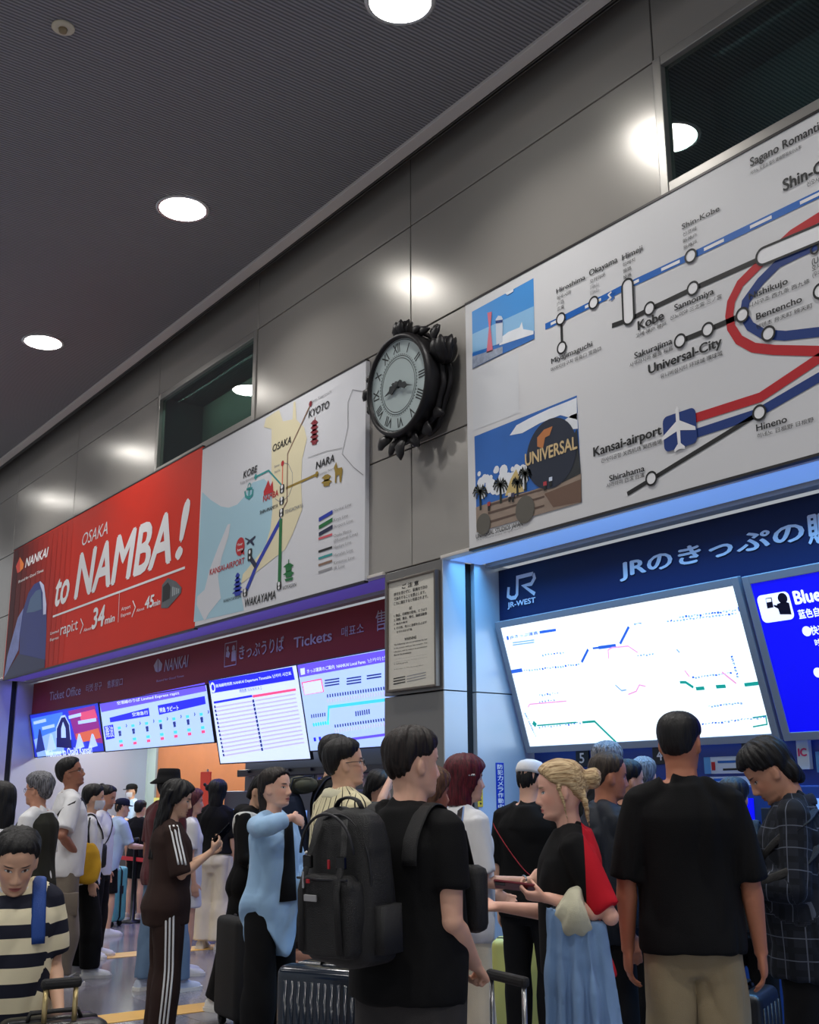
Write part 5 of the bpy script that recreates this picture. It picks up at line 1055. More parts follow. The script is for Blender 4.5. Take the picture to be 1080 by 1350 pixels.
    if shoes:
        for sd, g in (('R',1),('L',-1)):
            an = q.J[sd]['an']; Lf = .152*h; rings = []; sole = []
            for f, wd, ht in ((0,.017,.030),(.05,.026,.042),(.25,.0275,.050),(.45,.028,.042),(.62,.031,.032),(.8,.031,.026),(.93,.024,.020),(1,.012,.012)):
                c = np.array([an[0]+g*.012*h*f, an[1]-.042*h+Lf*f, .012*h]); ww, hh = wd*h, ht*h; k = 14
                rings.append(np.array([c+np.array([math.sin(a)*ww, 0, max(-.006*h, math.cos(a)*hh)]) for a in np.linspace(0, 2*math.pi, k, endpoint=False)]))
                sole.append(np.array([c*np.array([1,1,0])+np.array([sx_*ww*1.06, (f-.5)*.012*h, zz]) for sx_, zz in ((-1,.0),(1,.0),(1.0,.016*h),(-1.0,.016*h))]))
            S_ = MB().loft(rings)
            if shoes.get('high', 1): S_.tube([an+np.array([0,-.004*h,-.01*h]), an+np.array([0,-.004*h,.012*h])], [.027*h,.024*h], 14)
            me, V_ = vox(S_, .006, 3, 'shoe'); sm = link('shoe', me, shoes['m'], q.root); link('sole', MB().loft(sole).mesh('sole'), shoes['s'], sm)
            if shoes.get('swoosh'): link('side_mark', MB().prism([(0,.0),(.05,-.012),(.11,.022),(.05,.004),(.012,.012)], .004, an+np.array([(.031*h)*1,.01,.0]), (0,1,0), (0,0,1), (1,0,0)).mesh('side_mark'), shoes['swoosh'], sm)
    if hair:
        hh = dict(style='short', T=.012, top=.006, m=BLK, v=.006, rough=.0014, extra=None, flow=0); hh.update(hair); H_ = MB()
        H_.loft([q.head(r) for r in head_rings(hair_off(hh['style'], hh['T'], hh['top']), jw, -.105)])
        if hh.get('curtain'):
            ln, wd, dp, fr_ = hh['curtain']; rr = []   # length below the eyes, half width, depth, how far forward
            for f in np.linspace(0, 1, 12):
                z = .06-(.06+ln)*f; k = 28; a = np.linspace(0, 2*math.pi, k, endpoint=False); wv = wd*(1-.18*f*f)*(1+.03*math.sin(f*9)); fy = fr_*(1-.5*f) ; by = -.108-.015*math.sin(f*3)
                rr.append(q.head(np.stack([wv*np.sin(a), (fy+by)/2 + (fy-by)/2*np.cos(a)*(1 if dp else 1), np.full(k, z)], 1)))
            H_.loft(rr)
            # keep the face and neck front free
        for e in hh['extra'] or []:
            if e[0] == 'ell': H_.ell(q.head(e[1]), tuple(np.array(e[2])*hsz), HR)
            else: H_.tube([q.head(p) for p in e[1]], [r*hsz for r in e[2]] if hasattr(e[2], '__len__') else e[2]*hsz, 12)
        me, V_ = vox(H_, hh['v'], 2, 'hair'); hl = ((V_-hc)@HR)/hsz; aa = np.arctan2(hl[:,0], hl[:,1])
        r_ = np.random.RandomState(seed); bb = hl[:,2]*14+hl[:,0]*6 if hh['flow'] else aa
        d_ = sum(np.sin(bb*f+r_.rand()*6+hl[:,1 if hh['flow'] else 2]*g*20)*w for f, g, w in ((14,1.1,1),(23,-1.4,.8),(37,1.6,.6),(9,2.2,.9)))
        V2 = V_ + normals(me)*(d_*hh['rough'])[:,None]; setv(me, V2); attr(me, 'hp', hl); q.hair = link('hair', me, hh['m'], q.root)
    if hat: hat(q)
    return q
# world placing for things people carry: coordinates given in the carrier's frame
def held(q, name, label, cat, base, group=None):
    base = np.asarray(base, float); o = thing(name, label, cat, tuple(q.o + q.M@base), q.root.rotation_euler.z, group); o['_x'] = 0; del o['_x']; return o, base
def hpart(name, mb, m, th, parent=None, smooth=False): return link(name, mb.mesh(name, th[1]), m, parent or th[0], smooth)
def onto(q, obj, org, d):
    me = obj.data
    key = '_bvh'
    if not hasattr(q, 'bv'): q.bv = {}
    if obj.name not in q.bv: q.bv[obj.name] = BVHTree.FromPolygons([v.co for v in me.vertices], [p.vertices for p in me.polygons])
    r = q.bv[obj.name].ray_cast(Vector(org), Vector(nrm(d))); return np.array(r[0]) if r[0] is not None else None
def on_surface(q, obj, axis_pts, out, lift=.004):
    res = []
    for p, o in zip(axis_pts, out):
        o = nrm(o); hit = onto(q, obj, np.asarray(p)+o*.6, -o)
        if hit is not None: res.append(hit+o*lift)
    return res
def ribbon(pts, w, th, side): return MB().tube(pts, [(w/2, th/2)]*len(pts), 8, side=side)
# ------------------------------------------------------------------ things people wear on the head or carry
SOLE = mat('shoe_sole', (226,224,218), .6); SHW = cloth('shoe_white', (222,222,220), .6); SHG = cloth('shoe_grey', (120,122,128), .6); SHK = cloth('shoe_black', (26,26,28), .6)
BLKC = cloth('black', (9,9,11)); BLK2 = cloth('soft_black', (15,15,18)); WHC = cloth('white', (226,226,228)); CRC = cloth('cream', (222,212,190)); NYL = mat('nylon_black', (13,13,15), .55, bump=.5, bscale=420); METAL = mat('luggage_metal', (176,176,178), .25, .9); RUB = mat('wheel_rubber', (22,22,24), .6)
GLM = mat('glasses_frame', (26,24,26), .3); SCR = mat('phone_glass', (14,16,22), .1)
def glasses(q, m=GLM, r=.021):
    mb = MB(); HP = q.head; hs = q.hs
    for g in (-1,1):
        mb.tube([HP((g*.032+r*math.cos(a)*1.1, .094-.012*math.cos(a)*g*g*(1 if g > 0 else -1)*.6, -.002+r*.8*math.sin(a))) for a in np.linspace(0, 2*math.pi, 18)], .0016*hs, 6)
        mb.tube([HP((g*.055,.088,.004)), HP((g*.079,.03,.006)), HP((g*.080,-.012,.004)), HP((g*.078,-.022,-.012))], .0018*hs, 6)
    mb.tube([HP((-.01,.097,.002)), HP((0,.102,.004)), HP((.01,.097,.002))], .0016*hs, 6); link('glasses', mb.mesh('glasses'), m, q.root)
def bucket(m):
    def f(q):
        mb = MB(); rr = []
        for r, z, sx in ((.142,.012,1.12),(.146,.016,1.12),(.094,.055,1.12),(.090,.09,1.12),(.084,.128,1.12),(.07,.136,1.12),(.005,.138,1.1)):
            a = np.linspace(0, 2*math.pi, 32, endpoint=False); rr.append(q.head(np.stack([r*np.sin(a), r*sx*np.cos(a)-.008, np.full(32, z+(.006*np.cos(3*a) if r > .1 else 0))], 1)))
        mb.loft(rr); link('bucket_hat', mb.mesh('bucket_hat'), m, q.root, True)
    return f
def cap(m, back=True, m2=None, visor=True):
    def f(q):
        mb = MB(); rr = []
        for r, z in ((.0885,.035),(.089,.05),(.087,.075),(.08,.098),(.062,.117),(.03,.128),(.003,.130)):
            a = np.linspace(0, 2*math.pi, 32, endpoint=False); rr.append(q.head(np.stack([r*np.sin(a)*.98, r*1.2*np.cos(a)-.006, np.full(32, z-.012*np.cos(a)*(1 if z < .06 else 0))], 1)))
        mb.loft(rr); o = link('cap', mb.mesh('cap'), m, q.root, True)
        if visor:
            g = -1 if back else 1; v = MB(); P0 = [(x, g*(.088+.07*math.cos(x/.085*1.45))-.006, .03-.012*abs(x)/.08) for x in np.linspace(-.08,.08,14)]; P1 = [(x, g*.085*math.sqrt(max(0,1-(x/.095)**2))-.006, .04) for x in np.linspace(.08,-.08,14)]
            pts = [q.head(p) for p in P0+P1]; n = len(pts); up_ = q.HR@np.array([0,0,.004]); v.add(pts+[p+up_ for p in pts], [tuple(range(n))[::-1], tuple(range(n,2*n))]+[(i,(i+1)%n,n+(i+1)%n,n+i) for i in range(n)]); link('visor', v.mesh('visor'), m2 or m, o)
    return f
def mask(q):
    a = np.radians(np.linspace(-82, 82, 24)); rows = []
    for off in (.010,.004):
        for z in np.linspace(-.112, -.022, 8):
            rows.append(np.array([q.head((np.interp(z,HZ,HW)*math.sin(t)*1.06, -.012+(np.interp(z,HZ,HF)+.012+off+.012*math.exp(-((z+.05)/.03)**2))*math.cos(t), z)) for t in a]))
    v = np.concatenate(rows); f = []
    for L0 in (0, 8):
        for i in range(7):
            for j in range(23): f.append(((L0+i)*24+j, (L0+i)*24+j+1, (L0+i+1)*24+j+1, (L0+i+1)*24+j))
    mb = MB(); mb.add(v, f); link('face_mask', mb.mesh('face_mask'), WHC, q.root, True)
def strap_cross(q, obj, z0, amp, a0, m, w=.03, name='strap', parent=None, a1=0, a2=360, lift=.004):
    ang = np.linspace(a1, a2, 40); ax = [q.up((0,0,(z0+amp*math.cos(math.radians(a-a0)))*q.h)) for a in ang]; out = [(math.sin(math.radians(a)), math.cos(math.radians(a)), 0) for a in ang]
    pts = on_surface(q, obj, ax, out, lift)
    return pts
def smoothp(pts, n=2):
    P_ = np.array(pts)
    for _ in range(n): P_[1:-1] = (P_[:-2]+2*P_[1:-1]+P_[2:])/4
    return list(P_)
def pack_straps(q, th, m, w=.055, spread=.062, low=.68):
    for g in (-1,1):
        c = q.up((g*spread*q.h, 0, .775*q.h)); ph = np.linspace(-25, 222, 28); out = [np.array([g*.05, -math.cos(math.radians(p)), math.sin(math.radians(p))]) for p in ph]
        pts = on_surface(q, q.top, [c]*len(ph), out, .007)
        if len(pts) > 4:
            hpart('strap', ribbon(smoothp(pts, 3), w, .012, (1,0,.001)), m, th, smooth=True)
def backpack(q, label, m=NYL, w=.33, hh=.48, d=.20, z=.80, y=None, x=0., pocket=True, straps=True, group=None, lump=None, m2=None, name='backpack', sw=.055, back=True):
    h = q.h; g = -1 if back else 1; yb = y if y is not None else g*(q.tor(.74)[1]+.02+d/2+.012); ctr = q.up((x, yb, z*h-hh/2)); th = held(q, name, label, 'backpack' if name == 'backpack' else 'bag', ctr-np.array([0,0,hh/2])); Rm = RX(-g*3)
    def pt(p): return ctr + Rm@np.asarray(p, float)
    def rr(z_, wx, dy, y0=0, k=28, e=.55): a = np.linspace(0, 2*math.pi, k, endpoint=False); s, c = np.sin(a), np.cos(a); return np.array([pt((wx*np.sign(s1)*abs(s1)**e, y0+dy*np.sign(c1)*abs(c1)**e, z_)) for s1, c1 in zip(s, c)])
    mb = MB(); mb.loft([rr(zz*hh, ww*w, dd*d, g*.0) for zz, ww, dd in ((-.5,.40,.36),(-.47,.47,.46),(-.3,.5,.52),(0,.5,.5),(.25,.48,.45),(.40,.43,.38),(.47,.36,.30),(.5,.2,.16))])
    if lump: mb.ell(pt(lump[0]), lump[1])
    me, V = vox(mb, .009, 3, 'main_bag'); folds(me, V, .016, 5, 13); body = link('main_bag', me, m, th[0]); me.transform(Matrix.Translation(-Vector(th[1])))
    if pocket:
        mb = MB(); mb.loft([rr(zz*hh, ww*w, .05, g*(d*.5)) for zz, ww in ((-.44,.34),(-.40,.40),(-.2,.42),(.02,.40),(.08,.3))]); me, V = vox(mb, .008, 3, 'front_pocket'); folds(me, V, .005, 6, 16); me.transform(Matrix.Translation(-Vector(th[1]))); link('front_pocket', me, m2 or m, th[0])
        hpart('zip', MB().tube([pt((xx, g*(d*.5+.052-abs(xx)*.12), .055*hh+.0)) for xx in np.linspace(-.36*w, .36*w, 9)], .004, 6).tube([pt((.46*w*math.sin(a), g*d*.30, .06*hh+.40*hh*math.cos(a))) for a in np.linspace(-1.7, 1.7, 20)], .004, 6), mat('zip_dark', (44,44,48), .4, .5), th)
        hpart('zip_pull', MB().bbox((-.004,-.004,-.05),(.004,.004,0), .002, Rm, pt((-.2*w, g*(d*.5+.058), .10*hh))), METAL, th)
        hpart('side_pocket', MB().loft([rr(zz*hh, .03, .28*d, 0, 16)+np.array([.5*w,0,0]) for zz in (-.42,-.3,-.12)]), m, th, smooth=True)
    hpart('top_handle', MB().tube([pt((xx*.06, g*-.02*0, .49*hh+.035*math.sqrt(max(0,1-xx*xx)))) for xx in np.linspace(-1, 1, 9)], [(.012,.005)]*9, 8, side=(0,1,0)), m, th, smooth=True)
    if straps: pack_straps(q, th, m, sw)
    th[0]['category'] = 'backpack' if name == 'backpack' else 'bag'; return th, pt
def phone(q, sd, label, tilt=0., m=SCR, case=None, flip=1):
    j = q.J[sd]; d, n = j['hd'], j['hn']; n = nrm(n-d*(n@d)); s = np.cross(d, n)*(1 if sd == 'R' else -1); c = j['wr']+d*.085*q.h*.75+n*.030
    ld = nrm(d*math.cos(math.radians(tilt))+n*math.sin(math.radians(tilt))); nn = nrm(np.cross(s, ld))*(1 if sd == 'R' else 1); nn = nn if nn@n > 0 else -nn; ss = np.cross(ld, nn); R_ = np.stack([ss, ld, nn], 1)
    th = held(q, 'phone', label, 'phone', c); hpart('case', MB().bbox((-.037,-.05,-.005),(.037,.10,.003), .003, R_, c), case or m, th); hpart('screen', MB().box((-.034,-.046,.0031),(.034,.096,.0036), R_, c), SCR, th)
    hpart('camera_module', MB().bbox((-.033,.058,-.007),(-.006,.095,-.0052), .001, R_, c), mat('camera_black', (30,30,34), .2), th); return th
def suitcase(label, px, t, face, w, hh, d, m, ext=.35, ridges=6, xy=None, hw=None, grip=None, frame=None, name='suitcase', belt=None, lid=True, rail=METAL, tag_=None):
    x, y = xy or at(px, t, .4); fwd = nrm((FW[0], FW[1], 0)); rgt = nrm((RT[0], RT[1], 0)); dr = fwd*math.cos(math.radians(face)) + rgt*math.sin(math.radians(face)); rz = math.atan2(-dr[0], dr[1])
    o = thing(name, label, 'suitcase', (x,y,0), rz); th = (o, np.zeros(3)); z0 = .055
    def half(y0, y1, nm):
        bm = bmesh.new(); bmesh.ops.create_cube(bm, size=1)
        for v in bm.verts: v.co = Vector((v.co.x*w, (y0+y1)/2+v.co.y*(y1-y0), z0+hh/2+v.co.z*hh))
        bmesh.ops.bevel(bm, geom=list(bm.edges), offset=min(.045, abs(y1-y0)*.45), segments=4, affect='EDGES', profile=.55)
        for f in bm.faces: f.smooth = True
        mb = MB(); mb.bm(bm)
        if ridges:
            yo = y0 if y0 < 0 else y1
            for k in range(ridges):
                xx = -w*.38 + w*.76*k/(ridges-1); mb.tube([(xx, yo, z0+.06), (xx, yo, z0+hh-.06)], [(.010,.006)]*2, 8, side=(1,0,0))
        return link(nm, mb.mesh(nm), m, o, True)
    half(-d/2, -.004, 'shell'); half(.004, d/2, 'shell')
    link('frame', MB().tube([(sx*(w/2-.02+.016*(abs(sx)>0)), 0, zz) for sx, zz in ((-1,z0+.05),(-1,z0+hh-.05),(-.86,z0+hh-.008),(.86,z0+hh-.008),(1,z0+hh-.05),(1,z0+.05),(.86,z0+.004),(-.86,z0+.004),(-1,z0+.05))], [(.007,.010)]*9, 8, side=(0,1,0)).mesh('frame'), frame or mat('zip_dark', (44,44,48), .4, .5), o, True)
    if ext > 0:
        hy = d/2-.05; gw = hw or min(w*.42, .17)/2+.02
        for s in (-1,1): link('handle_tube', MB().tube([(s*gw, hy, z0+hh-.04), (s*gw, hy, z0+hh+ext)], .009, 10).mesh('handle_tube'), rail, o, True)
        link('grip', MB().bbox((-gw-.018,hy-.016,z0+hh+ext-.012),(gw+.018,hy+.016,z0+hh+ext+.022), .012).mesh('grip'), grip or NYL, o)
    link('carry_handle', MB().tube([(-.09, 0, z0+hh-.005), (-.08, 0, z0+hh+.022), (.08, 0, z0+hh+.022), (.09, 0, z0+hh-.005)], [(.014,.008)]*4, 8, side=(0,1,0)).mesh('carry_handle'), NYL, o, True)
    link('lock', MB().bbox((w/2-.004,-.03,z0+hh*.5),(w/2+.008,.03,z0+hh*.5+.09), .004).mesh('lock'), mat('lock_grey', (60,60,64), .4, .5), o)
    for sx in (-1,1):
        for sy in (-1,1): 
            wo = link('wheel', MB().lathe([(.006,-.02),(.024,-.02),(.028,-.012),(.028,.012),(.024,.02),(.006,.02)], (sx*(w/2-.06), sy*(d/2-.05), .028), (0,1,0), 16).mesh('wheel'), RUB, o, True)
            link('fork', MB().bbox((sx*(w/2-.06)-.016, sy*(d/2-.05)-.028, .03),(sx*(w/2-.06)+.016, sy*(d/2-.05)+.028, .066), .006).mesh('fork'), NYL, wo)
    if belt: link('belt', MB().bbox((-.03,-d/2-.004,z0-.002),(.03,d/2+.004,z0+hh+.003), .004).mesh('belt'), belt, o)
    return o
def side_stripes(q, obj, segs, out, m, n=3, w=.012, gap=.022, name='stripe', back=(0,1,0)):
    "thin stripes laid on the outside of a sleeve or trouser leg"
    for k in range(n):
        sh = (k-(n-1)/2)*gap; ax = []; od = []
        for i in range(len(segs)-1):
            for f in np.linspace(0, 1, 10, endpoint=(i == len(segs)-2)): p = np.asarray(segs[i])*(1-f)+np.asarray(segs[i+1])*f; ax.append(p+np.asarray(back)*sh); od.append(out)
        pts = on_surface(q, obj, ax, od, .002)
        if len(pts) > 3: link(name, ribbon(smoothp(pts, 1), w, .004, back).mesh(name), m, obj, True)
def vest(q, m, z0=.50, name='vest', off=.03, neck=.835):
    mb = MB(); rr = []
    for z in list(np.linspace(z0, .79, 10))+[.81, .825, neck]: rx, ry, yc = q.tor(z); c = q.tor(.74); rx = max(rx, c[0]*.97) if z < .74 else rx; rr.append(q.ring(z, rx+off*(1 if z < .8 else .8), ry+off*(1 if z < .8 else .8), yc))
    return q.garment(name, mb.loft(rr), m, .009, 4, .006)
# ------------------------------------------------------------------ the crowd
def down(g, **k): d = dict(u=(g*.12,-.02,-1), f=(g*.03,.18,-1)); d.update(k); return d
JEAN = cloth('jeans', (104,130,160)); MARN = cloth('maroon', (84,34,40)); TAUPE = cloth('taupe', (120,110,98)); KHAKI = cloth('khaki', (150,134,104)); BRWN = cloth('brown_tracksuit', (50,34,30)); CHAR = cloth('charcoal', (58,56,56)); SKYB = cloth('sky_blue_shirt', (158,194,228)); LBLU = cloth('light_blue', (178,200,226)); NAVC = cloth('navy_nylon', (28,36,56)); OLIVE = cloth('olive', (72,74,62)); PINK = cloth('pink', (206,150,150)); PUFF = cloth('puffer', (26,32,42), .6); TEALC = cloth('dark_teal', (34,52,64))
# boy in the striped polo
boy = person('boy in a navy and cream striped polo looking down at the lower left', 20, 4.1, 1090, 158, 'm', b=1.06, skin=SKIN_B, head=(0,-26,0), hs=1.2, jaw=1.0, v=.005, seed=3, hair=dict(style='short', T=.012, top=.006, m=BLK),
    upper=dict(m=pattern('polo_stripes', (226,216,184), [(1,.098,.046,.02,(30,32,46))]), slen=.85, hem=.44, sflare=.016, collar=WHC, off=.016), lower=dict(m=cloth('cream_chino', (214,196,150)), end=.30, thigh=.016, knee=.03), shoes=dict(m=SHW, s=SOLE),
    L=dict(u=(-.12,-.05,-1), f=(-.10,.75,-.80), hn=(.3,-.6,-.7), hd=(-.05,.6,-.7), pose='grip'), R=dict(u=(.1,.25,-1), f=(-.1,.6,-.8), hn=(-.6,-.6,0), pose='relax'))
backpack(boy, 'blue backpack on the back of the boy in the striped polo', mat('pack_blue', (24,70,150), .6, bump=.4, bscale=400), w=.27, hh=.36, d=.14, sw=.05)
suitcase('black ribbed suitcase with a gold handle pulled by the boy', 62, 3.72, 150, .34, .66, .24, mat('shell_black', (24,26,29), .3, bump=.1, bscale=300), ext=.115, ridges=9, hw=.05, rail=mat('rail_gold', (206,184,130), .3, .8))
# left edge and ticket queue
w = person('person with long black hair in a white tee at the left edge, facing left', -4, 6.5, 1034, -65, 'f', skin=SKIN_B, hair=dict(style='long', T=.02, m=BLK, curtain=(.20,.088,1,.0)), upper=dict(m=WHC, slen=.8), lower=dict(m=BLKC), shoes=dict(m=SHK, s=SOLE))
w = person('grey haired man in glasses and a dark vest, facing left', 48, 8.0, 1022, -78, 'm', skin=SKIN_M, head=(0,2,0), hair=dict(style='short', T=.02, top=.014, m=GRY, rough=.003), upper=dict(m=WHC, slen=.9), lower=dict(m=BLK2), shoes=dict(m=SHK, s=SOLE), seed=5)
glasses(w); vest(w, cloth('vest_olive', (44,44,38)))
tee = person('tall man in a white tee and taupe cargo trousers, hands on hips, looking up', 90, 9.11, 1000, 62, 'm', b=.98, skin=SKIN_D, head=(22,16,0), seed=7, hair=dict(style='fade', T=.014, top=.01, m=BLK), upper=dict(m=WHC, slen=.85, hem=.47, off=.022, flare=.02, sflare=.03), lower=dict(m=TAUPE, thigh=.02, knee=.045, hem=.06, fold=.014), shoes=dict(m=SHG, s=SOLE, swoosh=WHC), stance=(.06,.0,.06,-.03),
    R=dict(u=(.38,-.35,-1), f=(-.45,.55,-.55), hd=(-.6,.3,-.5), hn=(-.5,-.5,-.6), pose='fist'), L=dict(u=(-.42,-.25,-1), f=(.35,.55,-.75), hd=(.5,.3,-.6), hn=(.5,-.5,-.6), pose='fist'))
glasses(tee)
th = held(tee, 'crossbody_bag', 'black crossbody bag with a diagonal strap on the man in the white tee', 'bag', tee.up((-.16*1.2,.02,.60*tee.h)))
hpart('pouch', MB().bbox((-.26,-.1,.57*tee.h),(-.19,.12,.70*tee.h), .02), NYL, th, smooth=True); pts = strap_cross(tee, tee.top, .70, .115, 60, NYL); hpart('strap', ribbon(smoothp(pts), .035, .006, (0,0,1)), NYL, th, smooth=True)
for sd, g in (('R',1),('L',-1)):
    j = tee.J[sd]; link('cargo_pocket', MB().bbox((j['kn'][0]+g*.075-.012, j['kn'][1]-.08, j['kn'][2]+.02), (j['kn'][0]+g*.085+.012, j['kn'][1]+.07, j['kn'][2]+.2), .01).mesh('cargo_pocket'), TAUPE, tee.bottom, True)
q = person('person in a white tee and wide black trousers behind the man in the white tee', 119, 9.5, 1036, 70, 'f', skin=SKIN_B, seed=9, hair=dict(style='short', T=.018, m=BLK), upper=dict(m=WHC, slen=.9), lower=dict(m=BLKC, knee=.04, hem=.05), shoes=dict(m=SHW, s=SOLE), stance=(.06,.05,.06,-.02)); mask(q)
th = held(q, 'drawstring_bag', 'mustard yellow drawstring bag hanging between two people in the left queue', 'bag', q.up((.20,.0,.50*q.h)))
me, V = vox(MB().loft([np.array([(.235+.05*math.sin(a)*s, -.02+.10*math.cos(a)*s, z*q.h) for a in np.linspace(0, 6.283, 20, endpoint=False)]) for z, s in ((.49,.7),(.51,1.0),(.58,1.05),(.65,.9),(.69,.5),(.70,.3))]), .008, 2, 'sack'); folds(me, V, .014, 4, 14); me.transform(Matrix.Translation(-Vector(th[1]))); link('sack', me, cloth('mustard', (206,158,40)), th[0]); hpart('cord', MB().tube([(.235,-.02,.69*q.h),(.20,-.03,.76*q.h),(.17,-.02,.83*q.h)], .008, 8), NYL, th, smooth=True)
backpack(q, 'black backpack on the person in wide black trousers', NYL, w=.30, hh=.42, d=.17, z=.82)
q = person('woman with a black bun in a white shirt looking ahead at the counter', 134, 10.6, 1036, 95, 'f', skin=SKIN_M, seed=11, head=(0,-12,0), hair=dict(style='pulled', T=.012, m=BLK, extra=[('ell',(0,-.085,.10),(.035,.035,.035))]), upper=dict(m=WHC, slen=.9), lower=dict(m=BLK2), shoes=dict(m=SHW, s=SOLE))
th = held(q, 'shoulder_bag', 'black shoulder bag of the woman with the bun', 'bag', q.up((.2,.0,.5*q.h))); hpart('pouch', MB().bbox((.17,-.14,.52*q.h),(.25,.14,.66*q.h), .03), NYL, th, smooth=True); pts = strap_cross(q, q.top, .70, .12, -60, NYL); hpart('strap', ribbon(smoothp(pts), .025, .006, (0,0,1)), NYL, th, smooth=True)
q = person('person in a dark cap and light blue tee leaning at the counter', 147, 12.2, 1052, 50, 'm', b=.9, skin=SKIN_B, lean=12, seed=12, hair=dict(style='short', T=.004, top=-.008, m=BLK), hat=cap(cloth('cap_navy', (24,28,48)), False), upper=dict(m=LBLU, slen=.9, hem=.46), lower=dict(m=BLKC, end=.3), shoes=dict(m=SHW, s=SOLE), R=dict(u=(.1,.4,-1), f=(-.1,1,-.1)))
q = person('counter clerk in a pale blue uniform, black cap and white mask', 173, 18.6, 1034, -125, 'f', skin=SKIN_B, seed=13, hair=dict(style='short', T=.006, top=-.008, m=BLK), hat=cap(BLKC, False), upper=dict(m=LBLU, slen=.95, collar=LBLU), lower=dict(m=BLKC), shoes=dict(m=SHK, s=SOLE), R=dict(u=(.1,.3,-1), f=(-.3,1,.1)), L=dict(u=(-.1,.3,-1), f=(.3,1,.1))); mask(q)
suitcase('teal suitcase standing by the counter at the far left', 139, 12.9, 20, .44, .60, .26, mat('shell_teal', (112,190,184), .4, var=.15, vscale=9), ext=.12, ridges=0, belt=mat('belt_pale', (200,190,180), .5))
hatp = person('person in a black bucket hat, maroon tee and light jeans', 218, 8.83, 1016, 40, 'm', b=.98, skin=SKIN_D, seed=15, hair=dict(style='bob', T=.010, top=-.006, m=BLK), hat=bucket(cloth('hat_black', (20,20,23))), upper=dict(m=MARN, slen=.85, off=.02), lower=dict(m=JEAN, knee=.03, hem=.04), shoes=dict(m=cloth('shoe_blue_white', (190,198,214)), s=SOLE), stance=(.10,.06,.07,-.02))
person('bare legged person in shorts and sandals near the counter, behind the bucket hat', 184, 13.8, 1056, 25, 'm', b=.88, skin=SKIN_A, seed=16, hair=dict(m=BLK), upper=dict(m=BLK2), lower=dict(m=BLKC, end=.34), shoes=dict(m=cloth('sandal', (190,170,150)), s=SOLE, high=0))
trk = person('woman with long black hair in a brown tracksuit with white stripes, holding a phone', 225, 6.95, 1032, 72, 'f', skin=SKIN_B, seed=17, b=1.14, head=(8,-10,0), hair=dict(style='long', T=.027, top=.004, m=BLK, curtain=(.42,.112,1,-.012), rough=.003), upper=dict(m=BRWN, slen=1.0, off=.022, drape=.8, hem=.45, sflare=.03, bust=0), lower=dict(m=BRWN, knee=.03, hem=.05, end=.03), shoes=dict(m=SHW, s=SOLE),
    R=dict(u=(.16,.25,-1), f=(-.02,.85,.65), hd=(-.1,.7,.7), hn=(-.6,-.5,.6), pose='phone'), L=dict(u=(-.1,.35,-1), f=(.25,.9,.5), hn=(.5,-.3,.6), pose='phone'))
phone(trk, 'R', 'dark phone in the hands of the woman in the brown tracksuit'); j = trk.J['R']
WST = cloth('stripe_white', (232,232,232)); side_stripes(trk, trk.top, [j['sh']+np.array([-.03,0,.01]), j['sh']*.1+j['el']*.9], (.85,0,.5), WST, name='sleeve_stripe'); side_stripes(trk, trk.bottom, [j['hip']+np.array([0,0,.03]), j['kn'], j['an']], (1,0,0), WST, name='leg_stripe')
person('woman with long mauve brown hair and a white dress, half hidden by the tracksuit', 251, 9.6, 1042, 70, 'f', skin=SKIN_A, seed=18, hair=dict(style='long', T=.02, m=MAU, curtain=(.34,.095,1,.0)), upper=dict(m=WHC, slen=.8), lower=dict(m=WHC, name='skirt', end=.36, flare=.08), shoes=dict(m=SHW, s=SOLE))
q = person('woman in a black top and wide cream trousers seen from behind', 285, 11.17, 1030, 12, 'f', skin=SKIN_B, seed=19, b=1.1, hair=dict(style='bob', T=.024, m=BLK, curtain=(.16,.088,1,.02), extra=[('ell',(-.1,-.06,.05),(.03,.02,.035)),('ell',(-.13,-.06,.08),(.022,.015,.022))]), upper=dict(m=BLKC, slen=.9, off=.022, hem=.56), lower=dict(m=CRC, knee=.05, hem=.08, thigh=.02, fold=.014), shoes=dict(m=SHW, s=SOLE))
hood = person('woman in a black hoodie and black trousers looking down, white sneakers', 336, 8.02, 1020, 112, 'f', b=1.12, skin=SKIN_B, seed=21, head=(12,-32,0), hair=dict(style='pulled', T=.013, m=BLK, curtain=(.10,.07,1,-.05)), upper=dict(m=BLKC, slen=1.92, off=.028, sflare=.012, soff=.022, hem=.44, hood=1), lower=dict(m=BLK2, knee=.03, hem=.04), shoes=dict(m=SHW, s=SOLE), stance=(.06,-.13,.05,.02),
    R=dict(u=(.16,.15,-1), f=(-.4,.8,-.25), hn=(-.6,.1,.2), pose='relax'), L=dict(u=(-.12,.15,-1), f=(.4,.8,-.25), hn=(.6,.1,.2)))
th = held(hood, 'shoulder_bag', 'small white shoulder bag with a broad white strap on the woman in the black hoodie', 'bag', hood.up((-.17,.0,.50*hood.h))); hpart('pouch', MB().bbox((-.27,-.1,.50*hood.h),(-.20,.12,.62*hood.h), .02), cloth('pack_white', (214,214,210)), th, smooth=True); pts = strap_cross(hood, hood.top, .70, .125, 80, NYL, lift=.013); hpart('strap', ribbon(smoothp(pts, 4), .05, .008, (0,0,1)), cloth('pack_white', (214,214,210)), th, smooth=True)
suitcase('tall black soft suitcase beside the woman in the black hoodie', 320, 7.3, 60, .40, .62, .25, mat('soft_black', (19,19,21), .75, bump=.4, bscale=300), ext=.30, ridges=0)
